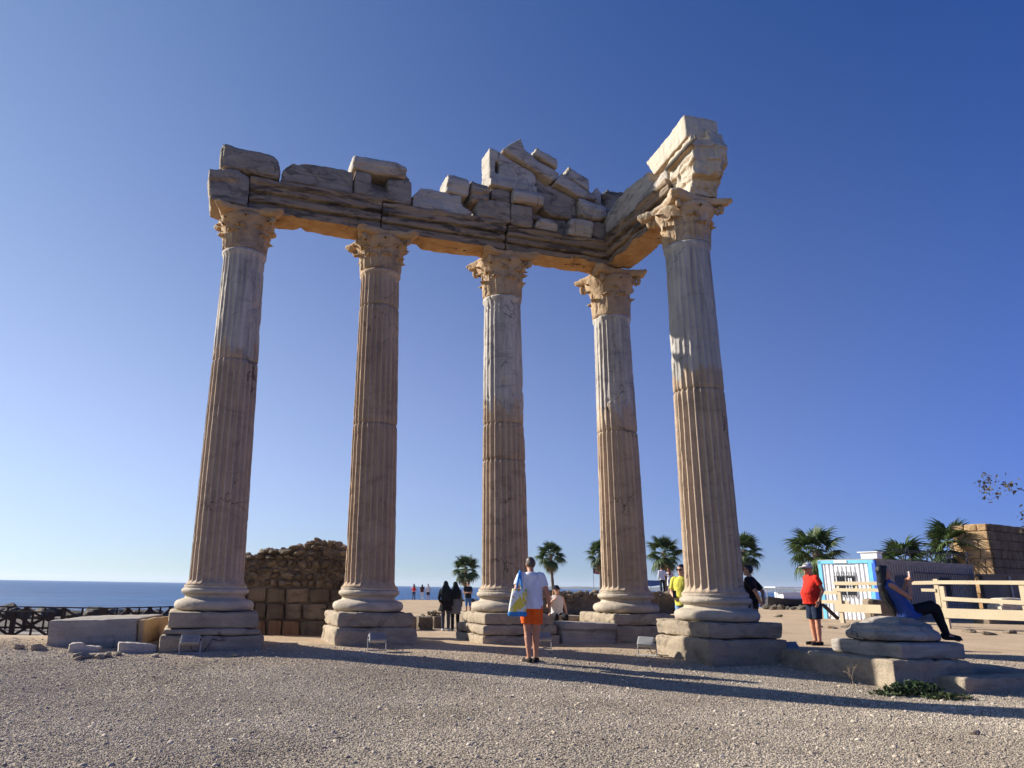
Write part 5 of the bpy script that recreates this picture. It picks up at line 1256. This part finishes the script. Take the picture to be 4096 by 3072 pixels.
# 4 woman in dark cap sitting behind the slab, facing the camera
Jw = stand(pelvis=(0, 0, .10), chest=(.01, -.01, .42), neck=(0, 0, .62), head=(.0, -.02, .765), face=(.05, -1, -.05), shL=(.165, 0, .56), shR=(-.165, 0, .56), elL=(.24, .0, .30), wrL=(.27, -.06, .06), elR=(-.26, -.03, .32), wrR=(-.14, -.16, .50), hipL=(.09, -.03, .08), hipR=(-.09, -.03, .08), knL=(.13, -.44, .09), knR=(-.13, -.44, .09), anL=(.12, -.46, -.34), anR=(-.12, -.46, -.34), toL=(.13, -.62, -.40), toR=(-.13, -.62, -.40))
person('seated woman in a dark brimmed hat and white top behind the grey slab', (SEAT[0]-.05, SEAT[1]+.1, gz(*SEAT)+.50), .1, 1.62, Jw, 'fair', C_('white_top', (.62, .60, .58)), .3, -.05, 0, C_('black_bottom', (.015, .015, .018)), 1.95, 'dark', 'long', 'blond', (C_('navy_hat', (.012, .016, .03)), 'brim'), False, w=.93, vox=.012, sleeveless=True)

# 5 + 6 two women in headscarves seen from behind
q = foot(1782, 2523); h = 182/3009*q[1]*1.0
person('woman in black with a black headscarf, left one of the two seen from behind', q, PI-.05, h, stand(wrL=(.20, .10, 1.02), elL=(.25, .10, 1.16)), 'olive', C_('black_coat', (.012, .012, .014)), 2, -.25, 0, C_('dark_trousers', (.05, .055, .065)), 2, 'white', None, 'black', scarf=(C_('scarf_black', (.012, .018, .022)), .36), w=1.05, vox=.016, top_flare=.05)
q = foot(1820, 2523); h = 179/3009*q[1]
person('woman in a knee length grey coat and black headscarf, right one of the two', q, PI+.08, h, stand(elL=(.25, .09, 1.15), wrL=(.30, .16, .98), face=(.2, -1, 0)), 'olive', C_('grey_coat', (.15, .15, .14)), 2, -.10, 0, C_('black_legs', (.012, .012, .014)), 2, 'dark', None, 'black', skirt=(C_('grey_coat', (0, 0, 0)), .60, .06), scarf=(C_('scarf_black', (0, 0, 0)), .30), w=1.02, vox=.016)
# 7 man looking at his phone
q = foot(1872, 2462); h = 127/3009*q[1]
person('man in a dark T-shirt and jeans shorts looking down at his phone', q, .35, h, stand(face=(-.1, -1, -.65), head=(-.01, -.05, 1.61), elL=(.24, .02, 1.15), wrL=(.07, -.22, 1.17), elR=(-.24, .02, 1.15), wrR=(-.07, -.22, 1.17), anL=(.13, 0, .085), toL=(.16, -.16, .03)), 'olive', C_('dark_tee', (.02, .025, .032)), .6, -.08, .02, C_('jeans', (.07, .16, .32)), 1.05, 'blue', 'short', 'black', vox=.018)
b = MB(); b.box((0, -.28, 1.25), (.15, .02, .08)); o = link('phone', b.mesh('phone'), DARKP, None, q, .35); tag(o, 'dark phone in the hands of the man in jeans shorts', 'phone')
# 8-10 strollers near the water
for px_, ht, lab, col, bc, lg, hh_, hc_ in ((1655, 66, 'woman with a red backpack walking towards the sea, leftmost of three', 'white_b', (.04, .05, .09), 2, 'long', 'black'), (1688, 58, 'smaller stroller in white trousers, middle one of three near the water', 'dark_b', (.7, .7, .7), 2, 'long', 'black'), (1712, 67, 'man in a white shirt and dark shorts walking near the water', 'white_c', (.03, .035, .05), .9, 'short', 'black')):
    q = foot(px_, 2400); h = min(ht/3009*q[1], 1.8)
    cc = {'white_b': (.7, .6, .58), 'dark_b': (.08, .02, .02), 'white_c': (.75, .75, .75)}[col]
    person(lab, q, PI+.1, h, stand(anL=(.09, -.18, .085), toL=(.11, -.34, .03), anR=(-.09, .16, .10), toR=(-.10, .0, .03)), 'tan', C_(col, cc), .6, -.08, 0, C_('b'+col, bc), lg, 'dark', hh_, hc_, vox=.024)
    if 'backpack' in lab:
        b = MB(); b.ell((0, 0, 0), (.17, .10, .25), m=14, n=9); o = link('backpack', b.mesh('backpack'), C_('red_pack', (.65, .03, .03)), None, (q[0], q[1]-.20, q[2]+1.18), PI+.1, True); tag(o, 'red backpack on the leftmost of the three strollers', 'backpack')
# 11 + 12 couple on the far wall
cq = aty(2652, 2371, 52.0); h = 99/3009*52
person('man in a white shirt with an arm round a woman, on the far wall', (cq[0], 52.0, cq[2]), PI, min(h, 1.76), stand(elR=(-.27, .06, 1.17), wrR=(-.44, .02, 1.22)), 'tan', C_('white_shirt', (.78, .77, .78)), 1.9, -.12, .02, C_('dark_jeans', (.02, .028, .04)), 2, 'dark', 'short', 'black', w=1.05, vox=.018)
cq2 = aty(2685, 2373, 52.0)
person('woman in a white dress leaning her head on the man in the white shirt', (cq2[0], 52.05, cq2[2]), PI-.25, 1.62, stand(head=(.06, -.015, 1.625), hup=(.4, 0, 1), elL=(.30, -.02, 1.25), wrL=(.42, .10, 1.28), elR=(-.24, .10, 1.16), wrR=(-.12, .14, 1.02)), 'tan', C_('white_dress', (.72, .70, .72)), .35, -.08, 0, None, 2, 'dark', 'long', 'auburn', skirt=(C_('white_dress', (0, 0, 0)), .52, .03), vox=.018)
# 13 woman in yellow beside the rightmost column
yq = aty(2738, 2480, 16.9); yz = gz(yq[0], 16.9)
YH = (2368-2271)/3009*16.9+CAM_H-yz
person('woman in a yellow shirt and sunglasses peeking past the rightmost column', (yq[0], 16.9, yz), -.55, min(max(YH, 1.5), 1.8), stand(face=(-.25, -1, -.1), elL=(.24, .0, 1.15), wrL=(.06, -.20, 1.03), elR=(-.25, .02, 1.14), wrR=(-.12, -.22, 1.02)), 'fair', C_('yellow_shirt', (.62, .58, .09)), .75, -.10, 0, C_('jeans_light', (.20, .33, .55)), 2, 'dark', 'bun', 'black', None, True, w=.97, vox=.012)
b = MB(); b.box((-.10, -.30, 1.08), (.075, .02, .15)); o = link('phone', b.mesh('phone'), DARKP, None, (yq[0], 16.9, yz), -.55); tag(o, 'dark phone held by the woman in yellow', 'phone')
# 14 man in black beyond the rightmost column
mq = aty(3012, 2480, 17.6); mz = gz(mq[0], 17.6); MH = (2372-2273)/3009*17.6+CAM_H-mz
person('man in black seen from behind at the right side of the rightmost column', (mq[0], 17.6, mz), -PI*.72, min(max(MH, 1.6), 1.82), stand(face=(.1, -1, .05), elL=(.27, .20, 1.16), wrL=(.12, .22, .98), elR=(-.30, .18, 1.17), wrR=(-.14, .22, .98)), 'olive', C_('black_tee', (.010, .010, .012)), .8, -.16, .05, C_('grey_trousers', (.19, .19, .18)), 1.0, 'dark', 'short', 'black', None, True, w=1.12, vox=.012)

# ------------------------------------------------------------------ gravel scattered over the foreground
def gravel():
    xs_ = np.linspace(-9, 13.5, 90); ys_ = np.linspace(6.2, 16.0, 60); gx, gy = np.meshgrid(xs_, ys_); keep = np.abs(gx/gy) < 9
    me = bpy.data.meshes.new('gravel'); nx = len(xs_)
    hz = ground_z(gx, gy)
    vv = np.stack([gx.ravel(), gy.ravel(), hz.ravel()+.002], 1); ff = []
    for j in range(len(ys_)-1):
        for i in range(nx-1):
            a = xs_[i]/ys_[j]; 
            if -.66 < a < .86: ff.append((j*nx+i, j*nx+i+1, (j+1)*nx+i+1, (j+1)*nx+i))
    me.from_pydata(vv.tolist(), [], ff); me.update()
    at = me.attributes.new('dens', 'FLOAT', 'POINT'); P = vv.copy(); P[:, 2] = 0
    d = np.clip(.62+1.1*fbm(P, .55, 4, 44), .05, 1.0)*np.clip((16.2-vv[:, 1])/3.2, .06, 1.0); at.data.foreach_set('value', d)
    o = link('gravel', me, None); tag(o, 'grey and beige gravel covering the ground in the foreground', 'gravel', kind='stuff')
    g = G('gravel_stone'); oi = g.n.new('ShaderNodeObjectInfo').outputs['Random']
    k = g.n.new('ShaderNodeValToRGB'); e = k.color_ramp.elements; e[0].color = (.24, .20, .155, 1); e[1].color = (.66, .565, .44, 1)
    for p, c in ((.25, (.40, .335, .255)), (.5, (.48, .41, .315)), (.75, (.56, .47, .36))): x = e.new(p); x.color = (*c, 1)
    g.l.new(oi, k.inputs[0]); mat = g.done(g.mix(.8, k.outputs[0], g.ramp(g.noise(.45, 5, .62), .32, .68, (.66, .63, .60), (1.22, 1.22, 1.2)), 'MULTIPLY'), .9, None, .15)
    ng = bpy.data.node_groups.new('gravel_scatter', 'GeometryNodeTree'); N = ng.nodes; Lk = ng.links
    ng.interface.new_socket('Geometry', in_out='INPUT', socket_type='NodeSocketGeometry'); ng.interface.new_socket('Geometry', in_out='OUTPUT', socket_type='NodeSocketGeometry')
    gi = N.new('NodeGroupInput'); go = N.new('NodeGroupOutput'); dp = N.new('GeometryNodeDistributePointsOnFaces'); dp.distribute_method = 'RANDOM'; dp.inputs['Seed'].default_value = 3
    na = N.new('GeometryNodeInputNamedAttribute'); na.data_type = 'FLOAT'; na.inputs[0].default_value = 'dens'
    mu = N.new('ShaderNodeMath'); mu.operation = 'MULTIPLY'; mu.inputs[1].default_value = 2600; Lk.new(na.outputs[0], mu.inputs[0]); Lk.new(mu.outputs[0], dp.inputs['Density'])
    ico = N.new('GeometryNodeMeshIcoSphere'); ico.inputs['Radius'].default_value = 1; ico.inputs['Subdivisions'].default_value = 1
    sm = N.new('GeometryNodeSetMaterial'); sm.inputs['Material'].default_value = mat; Lk.new(ico.outputs[0], sm.inputs[0])
    ip = N.new('GeometryNodeInstanceOnPoints'); rr = N.new('FunctionNodeRandomValue'); rr.data_type = 'FLOAT_VECTOR'; rr.inputs[0].default_value = (-.5, -.5, 0); rr.inputs[1].default_value = (.5, .5, 6.28)
    rs = N.new('FunctionNodeRandomValue'); rs.data_type = 'FLOAT_VECTOR'; rs.inputs[0].default_value = (.004, .003, .0025); rs.inputs[1].default_value = (.016, .011, .008); rs.inputs['Seed'].default_value = 5
    Lk.new(gi.outputs[0], dp.inputs[0]); Lk.new(dp.outputs[0], ip.inputs['Points']); Lk.new(sm.outputs[0], ip.inputs['Instance']); Lk.new(rr.outputs[0], ip.inputs['Rotation']); Lk.new(rs.outputs[0], ip.inputs['Scale']); jg = N.new('GeometryNodeJoinGeometry'); Lk.new(ip.outputs[0], jg.inputs[0])
    dp2 = N.new('GeometryNodeDistributePointsOnFaces'); dp2.inputs['Density'].default_value = 14; dp2.inputs['Seed'].default_value = 11; ip2 = N.new('GeometryNodeInstanceOnPoints')
    ico2 = N.new('GeometryNodeMeshIcoSphere'); ico2.inputs['Radius'].default_value = 1; ico2.inputs['Subdivisions'].default_value = 2; sm2 = N.new('GeometryNodeSetMaterial'); sm2.inputs['Material'].default_value = mat; Lk.new(ico2.outputs[0], sm2.inputs[0])
    rs2 = N.new('FunctionNodeRandomValue'); rs2.data_type = 'FLOAT_VECTOR'; rs2.inputs[0].default_value = (.010, .008, .006); rs2.inputs[1].default_value = (.042, .03, .02); rs2.inputs['Seed'].default_value = 8
    Lk.new(gi.outputs[0], dp2.inputs[0]); Lk.new(dp2.outputs[0], ip2.inputs['Points']); Lk.new(sm2.outputs[0], ip2.inputs['Instance']); Lk.new(rr.outputs[0], ip2.inputs['Rotation']); Lk.new(rs2.outputs[0], ip2.inputs['Scale']); Lk.new(ip2.outputs[0], jg.inputs[0])
    Lk.new(jg.outputs[0], go.inputs[0])
    GRAVEL.append((o, ng))
GRAVEL = []
gravel()
# ------------------------------------------------------------------ thin sea haze
b = MB(); b.box((0, 8000, 60), (40000, 24000, 136)); hz = bpy.data.objects.new('haze', b.mesh('haze')); COL.objects.link(hz)
m = bpy.data.materials.new('haze_air'); m.use_nodes = True; nt = m.node_tree; nt.nodes.remove(nt.nodes['Principled BSDF'])
pv = nt.nodes.new('ShaderNodeVolumePrincipled'); pv.inputs['Color'].default_value = (.80, .88, 1, 1); pv.inputs['Density'].default_value = 6e-5; pv.inputs['Anisotropy'].default_value = .2
nt.links.new(pv.outputs[0], nt.nodes['Material Output'].inputs['Volume']); hz.data.materials.append(m)
tag(hz, 'thin bluish haze in the air over the sea', None, kind='stuff')
finish_jobs()
for o, ng in GRAVEL:
    m = o.modifiers.new('scatter', 'NODES'); m.node_group = ng
